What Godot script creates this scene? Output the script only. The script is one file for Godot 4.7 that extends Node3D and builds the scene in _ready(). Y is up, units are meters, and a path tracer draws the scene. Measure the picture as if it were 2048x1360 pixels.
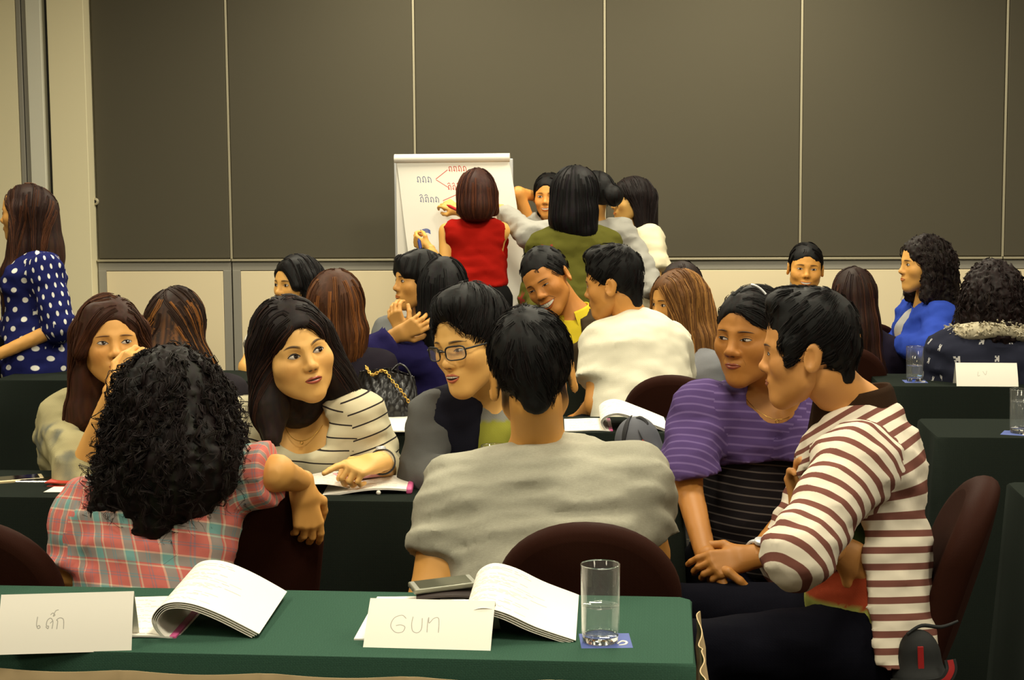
extends Node3D
# A seminar room: groups of people talk across rows of cloth-covered tables in front of a folding partition wall.
# x runs along the back wall, z towards the camera, y up; metres.

var M := {}
var used := {}
const CAMERA_TURN := 5.5


func _ready() -> void:
	# camera
	var cam := Camera3D.new()
	cam.name = "camera"
	cam.fov = rad_to_deg(2.0 * atan(680.0 / 3200.0))
	cam.near = 0.05
	cam.far = 60.0
	cam.basis = Basis.from_euler(Vector3(deg_to_rad(-5.71), deg_to_rad(CAMERA_TURN), deg_to_rad(-0.45)))
	cam.position = Vector3(0, 1.5, 0)
	add_child(cam)
	# surroundings: a closed room, so only a dim warm sky
	var we := WorldEnvironment.new()
	we.name = "environment"
	var env := Environment.new()
	env.background_mode = Environment.BG_COLOR
	env.background_color = Color(0.02, 0.02, 0.018)
	env.tonemap_mode = Environment.TONE_MAPPER_LINEAR
	env.tonemap_exposure = EXPOSURE
	env.sdfgi_enabled = true
	env.ssao_enabled = true
	env.ssil_enabled = true
	we.environment = env
	add_child(we)
	# lights: square lamps let into the ceiling
	make_materials()
	for l in LAMPS:
		ceiling_lamp(l[0], l[1], l[2])
	build_room()
	build_furniture()
	build_props()
	build_people()


const EXPOSURE := 0.93
const LAMP_COLOR := Color(1.0, 0.965, 0.86)
# x, z, energy
const LAMPS := [
	[-2.6, 0.6, 1.6], [0.0, 0.6, 1.8], [2.6, 0.6, 1.6],
	[-2.6, -1.6, 4.6], [0.0, -1.6, 5.4], [2.6, -1.6, 4.2],
	[-2.6, -3.8, 4.2], [0.0, -3.8, 5.0], [2.6, -3.8, 4.2],
	[-2.6, -6.0, 5.2], [0.0, -6.0, 4.8], [2.6, -6.0, 3.8],
	[-1.3, -7.9, 5.0], [0.5, -7.9, 5.4],
]
const CEILING := 3.2



# ---------- names and metas ----------
func numbered(called: String) -> String:
	var n: int = used.get(called, 0)
	used[called] = n + 1
	return called if n == 0 else "%s_%03d" % [called, n]


func tag(o: Node3D, label: String, category: String, group := "") -> Node3D:
	o.set_meta("label", label)
	o.set_meta("category", category)
	if group != "":
		o.set_meta("group", group)
	return o


func thing(called: String, label: String, category: String, at := Vector3.ZERO, turn := 0.0, group := "") -> Node3D:
	var o := Node3D.new()
	o.name = numbered(called)
	add_child(o)
	o.position = at
	o.rotation.y = deg_to_rad(turn)
	tag(o, label, category, group)
	return o


func obj(called: String, mesh: Mesh, mat: Material, parent: Node3D = null) -> MeshInstance3D:
	var o := MeshInstance3D.new()
	o.mesh = mesh
	o.material_override = mat
	if parent == null:
		o.name = numbered(called)
		add_child(o)
	else:
		o.name = called
		parent.add_child(o, true)
	return o


func struct(called: String, mesh: Mesh, mat: Material, parent: Node3D = null) -> MeshInstance3D:
	var o := obj(called, mesh, mat, parent)
	if parent == null:
		o.set_meta("kind", "structure")
	return o


# ---------- materials ----------
func lin(r: float, g: float, b: float) -> Color:
	return Color(r / 255.0, g / 255.0, b / 255.0).srgb_to_linear()


func mat(key: String, r: float, g: float, b: float, rough := 0.85, metal := 0.0) -> StandardMaterial3D:
	var m := StandardMaterial3D.new()
	m.resource_name = key
	m.albedo_color = Color(r / 255.0, g / 255.0, b / 255.0)
	m.roughness = rough
	m.metallic = metal
	M[key] = m
	return m


func noise_tex(freq: float, size := 256, lo := 0.0, hi := 1.0, octaves := 3, seed_ := 1) -> NoiseTexture2D:
	var n := FastNoiseLite.new()
	n.seed = seed_
	n.frequency = freq
	n.fractal_octaves = octaves
	var t := NoiseTexture2D.new()
	t.noise = n
	t.width = size
	t.height = size
	t.seamless = true
	var g := Gradient.new()
	g.set_color(0, Color(lo, lo, lo))
	g.set_color(1, Color(hi, hi, hi))
	t.color_ramp = g
	return t


func weave_tex() -> ImageTexture:
	# over-and-under threads, as relief
	var im := Image.create(64, 64, false, Image.FORMAT_L8)
	for y in 64:
		for x in 64:
			var a := absf(sin(PI * x / 8.0))
			var b := absf(sin(PI * y / 8.0))
			var over := ((x / 8) + (y / 8)) % 2 == 0
			var h := a if over else b
			im.set_pixel(x, y, Color(h, h, h))
	return ImageTexture.create_from_image(im)


func relief(m: StandardMaterial3D, tex: Texture2D, cm: float, per_metre: float, world := false) -> StandardMaterial3D:
	m.heightmap_enabled = true
	m.heightmap_texture = tex
	m.heightmap_scale = cm
	m.uv1_triplanar = true
	m.uv1_world_triplanar = world
	m.uv1_scale = Vector3.ONE * per_metre
	return m


func tinted(m: StandardMaterial3D, tex: Texture2D, per_metre := 0.0) -> StandardMaterial3D:
	m.albedo_texture = tex
	if per_metre > 0.0:
		m.uv1_triplanar = true
		m.uv1_scale = Vector3.ONE * per_metre
	return m


# ---------- meshes ----------
func mb() -> SurfaceTool:
	var st := SurfaceTool.new()
	st.begin(Mesh.PRIMITIVE_TRIANGLES)
	return st


func quad(st: SurfaceTool, a: Vector3, b: Vector3, c: Vector3, d: Vector3, na: Vector3, nb: Vector3, nc: Vector3, nd: Vector3) -> void:
	# corners in order round the face; turned so that the front is clockwise
	var v := [a, b, c, d]
	var n := [na, nb, nc, nd]
	var face := (b - a).cross(c - a) + (c - a).cross(d - a)
	var order := [0, 1, 2, 0, 2, 3]
	if face.dot(na + nb + nc + nd) > 0.0:
		order = [0, 2, 1, 0, 3, 2]
	for i in order:
		st.set_normal(n[i])
		st.add_vertex(v[i])


func box(st: SurfaceTool, c: Vector3, size: Vector3, r := 0.004, bs := Basis(), steps := 2) -> void:
	# a box with rounded edges
	var hs := size * 0.5
	r = minf(r, minf(hs.x, minf(hs.y, hs.z)) * 0.98)
	var inner := hs - Vector3.ONE * r
	for ax in 3:
		for s in [-1.0, 1.0]:
			var u := (ax + 1) % 3
			var w := (ax + 2) % 3
			var gu := _lines(hs[u], r, steps)
			var gw := _lines(hs[w], r, steps)
			for i in gu.size() - 1:
				for j in gw.size() - 1:
					var P := []
					var N := []
					for q in [[i, j], [i + 1, j], [i + 1, j + 1], [i, j + 1]]:
						var p := Vector3.ZERO
						p[ax] = s * hs[ax]
						p[u] = gu[q[0]]
						p[w] = gw[q[1]]
						var cl := p.clamp(-inner, inner)
						var n := (p - cl).normalized()
						P.append(c + bs * (cl + n * r))
						N.append(bs * n)
					quad(st, P[0], P[1], P[2], P[3], N[0], N[1], N[2], N[3])


func _lines(h: float, r: float, steps: int) -> Array:
	var a := []
	for k in steps:
		a.append(-h + r * (1.0 - tan((1.0 - float(k) / steps) * PI / 4.0)))
	a.append(-h + r)
	a.append(h - r)
	for k in steps:
		a.append(h - r + r * tan(float(k + 1) / steps * PI / 4.0))
	return a


func box_mesh(size: Vector3, r := 0.004, c := Vector3.ZERO, bs := Basis()) -> ArrayMesh:
	var st := mb()
	box(st, c, size, r, bs)
	return st.commit()


func tube(st: SurfaceTool, pts: Array, radii: Array, sides := 8, capped := true) -> void:
	var n := pts.size()
	var up := Vector3(0.3, 0.9, 0.31)
	var rings := []
	for i in n:
		var d: Vector3 = (pts[mini(i + 1, n - 1)] - pts[maxi(i - 1, 0)]).normalized()
		var x := up.cross(d)
		if x.length() < 0.05:
			x = Vector3(1, 0.1, 0).cross(d)
		x = x.normalized()
		var y := d.cross(x)
		up = y
		var ring := []
		for k in sides:
			var a := TAU * k / sides
			var nn := x * cos(a) + y * sin(a)
			ring.append([pts[i] + nn * radii[i], nn])
		rings.append(ring)
	for i in n - 1:
		for k in sides:
			var k2 := (k + 1) % sides
			var a: Array = rings[i][k]
			var b: Array = rings[i][k2]
			var c: Array = rings[i + 1][k2]
			var d: Array = rings[i + 1][k]
			quad(st, a[0], b[0], c[0], d[0], a[1], b[1], c[1], d[1])
	if capped:
		for e in [0, n - 1]:
			var d: Vector3 = (pts[0] - pts[1]).normalized() if e == 0 else (pts[n - 1] - pts[n - 2]).normalized()
			for k in sides:
				var a: Vector3 = rings[e][k][0]
				var b: Vector3 = rings[e][(k + 1) % sides][0]
				quad(st, pts[e], a, b, b, d, d, d, d)


func lathe(st: SurfaceTool, profile: Array, segs := 40, at := Vector3.ZERO, bs := Basis()) -> void:
	# profile: Vector2(radius, height); normals from the outline, sharp where it turns by much
	var n := profile.size()
	for i in n - 1:
		var p: Vector2 = profile[i]
		var q: Vector2 = profile[i + 1]
		if p.distance_to(q) < 1e-6:
			continue
		var d := (q - p).normalized()
		var nrm := Vector2(d.y, -d.x)
		var n0 := nrm
		var n1 := nrm
		if i > 0:
			var e: Vector2 = (p - profile[i - 1]).normalized()
			if e.dot(d) > 0.6:
				n0 = (nrm + Vector2(e.y, -e.x)).normalized()
		if i < n - 2:
			var e: Vector2 = (profile[i + 2] - q).normalized()
			if e.dot(d) > 0.6:
				n1 = (nrm + Vector2(e.y, -e.x)).normalized()
		for k in segs:
			var a := TAU * k / segs
			var b := TAU * (k + 1) / segs
			var ca := Vector3(cos(a), 0, sin(a))
			var cb := Vector3(cos(b), 0, sin(b))
			var up := Vector3.UP
			quad(st, at + bs * (ca * p.x + up * p.y), at + bs * (cb * p.x + up * p.y), at + bs * (cb * q.x + up * q.y), at + bs * (ca * q.x + up * q.y), bs * (ca * n0.x + up * n0.y), bs * (cb * n0.x + up * n0.y), bs * (cb * n1.x + up * n1.y), bs * (ca * n1.x + up * n1.y))


func sheet(f: Callable, nu: int, nv: int, thick := 0.0, uv := true) -> ArrayMesh:
	# a surface f(u, v) with a thickness; closed all round
	var V := PackedVector3Array()
	var U := PackedVector2Array()
	for j in nv + 1:
		for i in nu + 1:
			V.append(f.call(float(i) / nu, float(j) / nv))
			U.append(Vector2(float(i) / nu, float(j) / nv))
	var N := PackedVector3Array()
	N.resize(V.size())
	for j in nv + 1:
		for i in nu + 1:
			var du := V[j * (nu + 1) + mini(i + 1, nu)] - V[j * (nu + 1) + maxi(i - 1, 0)]
			var dv := V[mini(j + 1, nv) * (nu + 1) + i] - V[maxi(j - 1, 0) * (nu + 1) + i]
			N[j * (nu + 1) + i] = du.cross(dv).normalized()
	var st := mb()
	var put := func(k: int, s: float, n: Vector3) -> void:
		st.set_uv(U[k])
		st.set_normal(n)
		st.add_vertex(V[k] + N[k] * s * thick * 0.5)
	for s in ([1.0, -1.0] if thick > 0.0 else [1.0]):
		for j in nv:
			for i in nu:
				var a := j * (nu + 1) + i
				var q := [a, a + 1, a + nu + 2, a, a + nu + 2, a + nu + 1]
				if s > 0.0:
					q = [a, a + nu + 2, a + 1, a, a + nu + 1, a + nu + 2]
				for k in q:
					put.call(k, s, N[k] * s)
	if thick > 0.0:
		var rim := []
		for i in nu:
			rim.append([i, i + 1])
			rim.append([nv * (nu + 1) + i + 1, nv * (nu + 1) + i])
		for j in nv:
			rim.append([(j + 1) * (nu + 1), j * (nu + 1)])
			rim.append([j * (nu + 1) + nu, (j + 1) * (nu + 1) + nu])
		for e in rim:
			var a: int = e[0]
			var b: int = e[1]
			var out: Vector3 = (V[b] - V[a]).cross(N[a]).normalized()
			for k in [[a, 1.0], [b, 1.0], [b, -1.0], [a, 1.0], [b, -1.0], [a, -1.0]]:
				put.call(k[0], k[1], out)
	return st.commit()


func stroke(im: Image, pts: Array, r: float, c: Color) -> void:
	# a pen line on a picture
	for i in pts.size() - 1:
		var a: Vector2 = pts[i]
		var b: Vector2 = pts[i + 1]
		var n := int(a.distance_to(b) / maxf(r * 0.5, 0.7)) + 1
		for k in n + 1:
			var p := a.lerp(b, float(k) / n)
			for y in range(int(p.y - r - 1), int(p.y + r + 2)):
				for x in range(int(p.x - r - 1), int(p.x + r + 2)):
					if x >= 0 and y >= 0 and x < im.get_width() and y < im.get_height():
						var w := clampf(r + 0.5 - Vector2(x, y).distance_to(p), 0, 1) * c.a
						if w > 0.0:
							im.set_pixel(x, y, im.get_pixel(x, y).lerp(Color(c.r, c.g, c.b), w))


func smooth_pts(pts: Array, per := 6) -> Array:
	# a rounded line through the points
	if pts.size() < 3:
		return pts
	var out := []
	for i in pts.size() - 1:
		var p0 = pts[maxi(i - 1, 0)]
		var p1 = pts[i]
		var p2 = pts[i + 1]
		var p3 = pts[mini(i + 2, pts.size() - 1)]
		for k in per:
			var t := float(k) / per
			out.append(0.5 * (p1 * 2.0 + (p2 - p0) * t + (p0 * 2.0 - p1 * 5.0 + p2 * 4.0 - p3) * t * t + (p1 * 3.0 - p0 - p2 * 3.0 + p3) * t * t * t))
	out.append(pts[-1])
	return out



# ---------- soft bodies: distances to bones joined by smooth minima, meshed as surface nets ----------
class Field:
	var ty := PackedInt32Array()  # 0 capsule, 1 ellipsoid, 2 capsule cut flat at its second end
	var op := PackedInt32Array()  # 0 joined, 1 cut away
	var A := PackedVector3Array()
	var B := PackedVector3Array()
	var iv := PackedFloat32Array()
	var ra := PackedFloat32Array()
	var dr := PackedFloat32Array()
	var kk := PackedFloat32Array()
	var ln := PackedFloat32Array()
	var mi: Array[Basis] = []
	var ir := PackedVector3Array()
	var rm := PackedFloat32Array()
	var part := PackedInt32Array()
	var all := PackedInt32Array()
	var noise: FastNoiseLite
	var amp := 0.0
	var nf := Vector3.ONE
	var nb := Basis()
	var planes := []  # [normal, offset]: what lies beyond is cut off

	func _add(t: int, o: int, a: Vector3, b: Vector3, r0: float, r1: float, k: float, p: int, m: Basis, r: Vector3) -> void:
		all.append(ty.size())
		ty.append(t)
		op.append(o)
		A.append(a)
		B.append(b - a)
		var l := (b - a).length_squared()
		iv.append(1.0 / l if l > 1e-12 else 0.0)
		ln.append(sqrt(l))
		ra.append(r0)
		dr.append(r1 - r0)
		kk.append(k)
		mi.append(m)
		ir.append(Vector3(1.0 / r.x, 1.0 / r.y, 1.0 / r.z))
		rm.append(minf(r.x, minf(r.y, r.z)))
		part.append(p)

	func cap(a: Vector3, b: Vector3, r0: float, r1: float, k := 0.03, p := 0, o := 0) -> void:
		_add(0, o, a, b, r0, r1, k, p, Basis(), Vector3.ONE)

	func cut(a: Vector3, b: Vector3, r0: float, r1: float, k := 0.02, p := 0) -> void:
		_add(2, 0, a, b, r0, r1, k, p, Basis(), Vector3.ONE)

	func ell(c: Vector3, r: Vector3, k := 0.03, p := 0, o := 0, bs := Basis()) -> void:
		_add(1, o, c, c, 0, 0, k, p, bs.transposed(), r)

	func one(i: int, p: Vector3) -> float:
		var q := p - A[i]
		var t := ty[i]
		if t == 0:
			var s := clampf(q.dot(B[i]) * iv[i], 0.0, 1.0)
			return (q - B[i] * s).length() - ra[i] - dr[i] * s
		if t == 1:
			var l := mi[i] * q * ir[i]
			var k0 := l.length()
			if k0 < 1e-4:
				return -rm[i]
			return k0 * (k0 - 1.0) / (l * ir[i]).length()
		var s := q.dot(B[i]) * iv[i]
		var c := clampf(s, 0.0, 1.0)
		return maxf((q - B[i] * (c if s < 0.0 else s)).length() - ra[i] - dr[i] * c, (s - 1.0) * ln[i])

	func ev(p: Vector3, L: PackedInt32Array) -> float:
		var d := 1e3
		for i in L:
			var e := one(i, p)
			var k := kk[i]
			if op[i] == 0:
				var h := k - absf(d - e)
				if h > 0.0:
					d = minf(d, e) - h * h * 0.25 / k
				elif e < d:
					d = e
			else:
				var h := k - absf(d + e)
				if h > 0.0:
					d = maxf(d, -e) + h * h * 0.25 / k
				elif -e > d:
					d = -e
		if amp != 0.0:
			d += amp * noise.get_noise_3dv((nb * p) * nf)
		for q in planes:
			d = maxf(d, p.dot(q[0]) - q[1])
		return d

	func grad(p: Vector3, e := 0.002) -> Vector3:
		var d := ev(p, all)
		return Vector3(ev(p + Vector3(e, 0, 0), all) - d, ev(p + Vector3(0, e, 0), all) - d, ev(p + Vector3(0, 0, e), all) - d).normalized()

	func grad4(p: Vector3, e := 0.002) -> Vector4:
		var d := ev(p, all)
		var g := Vector3(ev(p + Vector3(e, 0, 0), all) - d, ev(p + Vector3(0, e, 0), all) - d, ev(p + Vector3(0, 0, e), all) - d).normalized()
		return Vector4(g.x, g.y, g.z, d)

	func nearest(p: Vector3) -> int:
		var d := 1e9
		var w := 0
		for i in all:
			if op[i] == 0:
				var e := one(i, p)
				if e < d:
					d = e
					w = part[i]
		return w

	func box() -> AABB:
		var b := AABB()
		var first := true
		for i in all:
			if op[i] == 1:
				continue
			for p in [A[i], A[i] + B[i]]:
				var r := maxf(ra[i], ra[i] + dr[i])
				var e := Vector3.ONE * r
				if ty[i] == 1:
					e = Vector3.ONE * maxf(1.0 / ir[i].x, maxf(1.0 / ir[i].y, 1.0 / ir[i].z))
				var q := AABB(p - e, e * 2.0)
				b = q if first else b.merge(q)
				first = false
		return b


func net(F: Field, h: float) -> Dictionary:
	# surface nets: one vertex per crossed cell, one quad per crossed edge
	var bb := F.box().grow(absf(F.amp) + h * 2.0)
	var lo := bb.position
	var nx := int(bb.size.x / h / 4.0) * 4 + 5
	var ny := int(bb.size.y / h / 4.0) * 4 + 5
	var nz := int(bb.size.z / h / 4.0) * 4 + 5
	var sy := nx
	var sz := nx * ny
	var vals := PackedFloat32Array()
	vals.resize(nx * ny * nz)
	vals.fill(1e9)
	var blocks := PackedInt32Array()
	var reach := h * 3.47 * 1.25 + absf(F.amp)
	for bz in range(0, nz - 1, 4):
		for by in range(0, ny - 1, 4):
			for bx in range(0, nx - 1, 4):
				var c := lo + Vector3(bx + 2, by + 2, bz + 2) * h
				var L := PackedInt32Array()
				var E := PackedFloat32Array()
				var dmin := 1e9
				for i in F.all:
					var e := F.one(i, c)
					E.append(e)
					if F.op[i] == 0 and e < dmin:
						dmin = e
				if dmin > reach + 0.03 or dmin < -reach * 3.0 - 0.06:
					if dmin > 0.0:
						continue
				for i in F.all:
					if F.op[i] == 0:
						if E[i] < dmin + 2.0 * reach + F.kk[i]:
							L.append(i)
					elif E[i] < reach + F.kk[i] + 0.02:
						L.append(i)
				var d := F.ev(c, L)
				if absf(d) > reach:
					continue
				blocks.append(bx)
				blocks.append(by)
				blocks.append(bz)
				for z in 5:
					for y in 5:
						var at := (bz + z) * sz + (by + y) * sy + bx
						for x in 5:
							if vals[at + x] > 1e8:
								vals[at + x] = F.ev(lo + Vector3(bx + x, by + y, bz + z) * h, L)
	var vid := {}
	var V := PackedVector3Array()
	var cells := PackedInt32Array()
	var off := [0, 1, sy, sy + 1, sz, sz + 1, sz + sy, sz + sy + 1]
	var o0 := 0
	var edges := [[0, 1], [0, 2], [0, 4], [1, 3], [1, 5], [2, 3], [2, 6], [4, 5], [4, 6], [3, 7], [5, 7], [6, 7]]
	var cp: Array[Vector3] = []
	for k in 8:
		cp.append(Vector3(k & 1, (k >> 1) & 1, k >> 2))
	var f := PackedFloat32Array()
	f.resize(8)
	for b in range(0, blocks.size(), 3):
		for z in 4:
			for y in 4:
				for x in 4:
					var X := blocks[b] + x
					var Y := blocks[b + 1] + y
					var Z := blocks[b + 2] + z
					var at := Z * sz + Y * sy + X
					var neg := 0
					for k in 8:
						var w := vals[at + off[k]]
						f[k] = w
						if w < 0.0:
							neg += 1
					if neg == 0 or neg == 8:
						continue
					var s := Vector3.ZERO
					var n := 0
					for e in edges:
						var a := f[e[0]]
						var c := f[e[1]]
						if (a < 0.0) != (c < 0.0):
							s += cp[e[0]].lerp(cp[e[1]], a / (a - c))
							n += 1
					vid[at] = V.size()
					V.append(lo + (Vector3(X, Y, Z) + s / n) * h)
					cells.append(at)
	var Q := PackedInt32Array()
	var N := PackedVector3Array()
	N.resize(V.size())
	var ax := [1, sy, sz]
	for at in cells:
		var a := vals[at] < 0.0
		for k in 3:
			var w := vals[at + ax[k]]
			if w > 1e8 or (w < 0.0) == a:
				continue
			var u: int = ax[(k + 1) % 3]
			var v: int = ax[(k + 2) % 3]
			if not (vid.has(at - u) and vid.has(at - v) and vid.has(at - u - v)):
				continue
			var q := [vid[at], vid[at - u], vid[at - u - v], vid[at - v]]
			if not a:
				q.reverse()
			var n := (V[q[2]] - V[q[0]]).cross(V[q[3]] - V[q[1]])
			for i in q:
				Q.append(i)
				N[i] += n
	for i in N.size():
		N[i] = N[i].normalized()
	# which way is out?
	if V.size() > 0:
		var t := 0
		for s in 12:
			var i := s * (V.size() - 1) / 11
			if F.ev(V[i] + N[i] * h, F.all) > F.ev(V[i] - N[i] * h, F.all):
				t += 1
		if t < 6:
			for i in N.size():
				N[i] = -N[i]
			Q.reverse()
	return {"v": V, "n": N, "q": Q}


class Soup:
	# triangles gathered from nets, tubes and patches, with colour and texture place
	var v := PackedVector3Array()
	var n := PackedVector3Array()
	var c := PackedColorArray()
	var uv := PackedVector2Array()
	var ix := PackedInt32Array()

	func add_net(N: Dictionary, col: Callable) -> void:
		var base := v.size()
		v.append_array(N.v)
		n.append_array(N.n)
		for i in N.v.size():
			c.append(col.call(N.v[i], N.n[i]))
			uv.append(Vector2.ZERO)
		var Q: PackedInt32Array = N.q
		for i in range(0, Q.size(), 4):
			for k in [0, 2, 1, 0, 3, 2]:
				ix.append(base + Q[i + k])

	func add_net_uv(N: Dictionary, parts: PackedInt32Array, place: Callable, col: Callable) -> void:
		# every quad takes the texture place of one part, so that seams stay sharp
		var Q: PackedInt32Array = N.q
		for i in range(0, Q.size(), 4):
			var base := v.size()
			var p := parts[Q[i]]
			for k in 4:
				var j := Q[i + k]
				v.append(N.v[j])
				n.append(N.n[j])
				c.append(col.call(N.v[j], N.n[j]))
				uv.append(place.call(p, N.v[j]))
			# keep the angle round a limb from jumping
			for k in range(1, 4):
				var d := uv[base + k].x - uv[base].x
				if absf(d) > 0.5:
					uv[base + k] = uv[base + k] - Vector2(signf(d) * roundf(absf(d)), 0)
			for k in [0, 2, 1, 0, 3, 2]:
				ix.append(base + k)

	func grid(P: PackedVector3Array, C: PackedColorArray, w: int, flip := false) -> void:
		# a patch of rows w wide
		var base := v.size()
		var h := P.size() / w
		for j in h:
			for i in w:
				var a := P[j * w + mini(i + 1, w - 1)] - P[j * w + maxi(i - 1, 0)]
				var b := P[mini(j + 1, h - 1) * w + i] - P[maxi(j - 1, 0) * w + i]
				var nn := a.cross(b).normalized()
				v.append(P[j * w + i])
				n.append(-nn if flip else nn)
				c.append(C[j * w + i])
				uv.append(Vector2(float(i) / (w - 1), float(j) / maxi(h - 1, 1)))
		for j in h - 1:
			for i in w - 1:
				var q := base + j * w + i
				var t := [q, q + w, q + 1, q + 1, q + w, q + w + 1] if not flip else [q, q + 1, q + w, q + 1, q + w + 1, q + w]
				for k in t:
					ix.append(k)

	func rope(P: PackedVector3Array, R: PackedFloat32Array, C: PackedColorArray, sides := 5) -> void:
		var base := v.size()
		var m := P.size()
		var up := Vector3(0.31, 0.2, 0.93)
		for i in m:
			var d := (P[mini(i + 1, m - 1)] - P[maxi(i - 1, 0)]).normalized()
			var x := up.cross(d)
			if x.length() < 0.05:
				x = Vector3(0.9, 0.3, 0.1).cross(d)
			x = x.normalized()
			var y := d.cross(x)
			up = y
			for k in sides:
				var a := TAU * k / sides
				var nn := x * cos(a) + y * sin(a)
				v.append(P[i] + nn * R[i])
				n.append(nn)
				c.append(C[i])
				uv.append(Vector2(float(k) / sides, float(i) / m))
		for i in m - 1:
			for k in sides:
				var a := base + i * sides + k
				var b := base + i * sides + (k + 1) % sides
				for j in [a, a + sides, b, b, a + sides, b + sides]:
					ix.append(j)

	func mesh() -> ArrayMesh:
		var arr := []
		arr.resize(Mesh.ARRAY_MAX)
		arr[Mesh.ARRAY_VERTEX] = v
		arr[Mesh.ARRAY_NORMAL] = n
		arr[Mesh.ARRAY_COLOR] = c
		arr[Mesh.ARRAY_TEX_UV] = uv
		arr[Mesh.ARRAY_INDEX] = ix
		var m := ArrayMesh.new()
		if v.size() > 0:
			m.add_surface_from_arrays(Mesh.PRIMITIVE_TRIANGLES, arr)
		return m

	func turn(t: Transform3D, from := 0) -> void:
		for i in range(from, v.size()):
			v[i] = t * v[i]
			n[i] = (t.basis * n[i]).normalized()



# ---------- people ----------
var RNG := RandomNumberGenerator.new()
var FOLDS: FastNoiseLite
var FINE: FastNoiseLite


func toward(deg: float) -> Vector3:
	# level direction: 0 looks back at the camera, 90 to the right of the picture, 180 away
	var t := deg_to_rad(CAMERA_TURN)
	var a := deg_to_rad(deg)
	return Vector3(sin(t), 0, cos(t)) * cos(a) + Vector3(cos(t), 0, -sin(t)) * sin(a)


func head_basis(yaw: float, pitch: float, lean: float) -> Basis:
	var z := toward(yaw)
	var b := Basis(Vector3.UP.cross(z), Vector3.UP, z)
	b = b * Basis(Vector3.RIGHT, deg_to_rad(-pitch))
	return Basis(toward(0), deg_to_rad(-lean)) * b


func head_field(s: Dictionary, full: bool) -> Field:
	var F := Field.new()
	var jw: float = s.get("jaw", 1.0)
	var fem: bool = s.get("sex", "f") == "f"
	F.ell(Vector3(0, 0.030, -0.014), Vector3(0.072, 0.086, 0.094))
	F.ell(Vector3(0, 0.035, 0.030), Vector3(0.060, 0.060, 0.053), 0.03)
	F.ell(Vector3(0, -0.030, 0.030), Vector3(0.058 * jw, 0.076, 0.054), 0.03)
	for x: float in [-1.0, 1.0]:
		F.cap(Vector3(x * 0.043 * jw, -0.056, 0.010), Vector3(x * 0.012, -0.096, 0.060), 0.020, 0.014 if fem else 0.017, 0.035)
		F.ell(Vector3(x * 0.040 * (0.5 + 0.5 * jw), -0.024, 0.050), Vector3(0.024 * jw, 0.024, 0.026), 0.025)
	F.ell(Vector3(0, -0.098, 0.064), Vector3(0.019, 0.016, 0.018) if fem else Vector3(0.023, 0.018, 0.019), 0.02)
	if full:
		var nz: float = s.get("nose", 1.0)
		for x: float in [-1.0, 1.0]:
			F.cap(Vector3(x * 0.012, 0.017, 0.079 if fem else 0.082), Vector3(x * 0.044, 0.015, 0.064), 0.010, 0.009, 0.015)
			F.ell(Vector3(x * 0.031, 0.001, 0.094), Vector3(0.019, 0.012, 0.015), 0.014, 0, 1)
			F.ell(Vector3(x * 0.031, -0.001, 0.068), Vector3(0.0165, 0.0125, 0.0155), 0.006)
		F.cap(Vector3(0, 0.012, 0.081), Vector3(0, -0.026, 0.096), 0.0072 * nz, 0.0095 * nz, 0.014)
		F.ell(Vector3(0, -0.031, 0.097), Vector3(0.0105 * nz, 0.009, 0.012), 0.010)
		for x: float in [-1.0, 1.0]:
			F.ell(Vector3(x * 0.0115 * nz, -0.034, 0.090), Vector3(0.0080 * nz, 0.0075, 0.010), 0.006)
		F.ell(Vector3(0, -0.062, 0.072), Vector3(0.026, 0.020, 0.017), 0.02)
		F.ell(Vector3(0, -0.0585, 0.0845), Vector3(0.021, 0.0055, 0.007), 0.006)
		F.ell(Vector3(0, -0.0685, 0.0835), Vector3(0.018, 0.0065, 0.008), 0.006)
		if s.get("mouth", "closed") == "smile":
			for x: float in [-1.0, 1.0]:
				F.ell(Vector3(x * 0.036, -0.036, 0.066), Vector3(0.017, 0.014, 0.016), 0.015)
	if not s.get("no_ears", false):
		var e: float = s.get("ear", 1.0)
		for x: float in [-1.0, 1.0]:
			var b := Basis(Vector3.UP, x * 0.45) * Basis(Vector3.RIGHT, -0.15)
			F.ell(Vector3(x * 0.080, -0.006, -0.014), Vector3(0.0085, 0.032 * e, 0.020 * e), 0.008, 0, 0, b)
			F.ell(Vector3(x * 0.0885, -0.004, -0.008), Vector3(0.0065, 0.020 * e, 0.011 * e), 0.005, 0, 1, b)
	return F


func on_face(F: Field, x: float, y: float) -> float:
	# how far forward the skin is at this place of the face
	var z := 0.135
	for k in 40:
		var d := F.ev(Vector3(x, y, z), F.all)
		if d < 0.0003:
			break
		z -= maxf(d * 0.8, 0.0004)
	return z


func patch(F: Field, S: Soup, nu: int, nv: int, shape: Callable, lift: Callable, col: Callable) -> void:
	var P := PackedVector3Array()
	var C := PackedColorArray()
	for j in nv + 1:
		for i in nu + 1:
			var u := -1.0 + 2.0 * i / nu
			var v := float(j) / nv
			var q: Vector2 = shape.call(u, v)
			P.append(Vector3(q.x, q.y, on_face(F, q.x, q.y) + lift.call(u, v)))
			C.append(col.call(u, v))
	S.grid(P, C, nu + 1)


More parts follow.
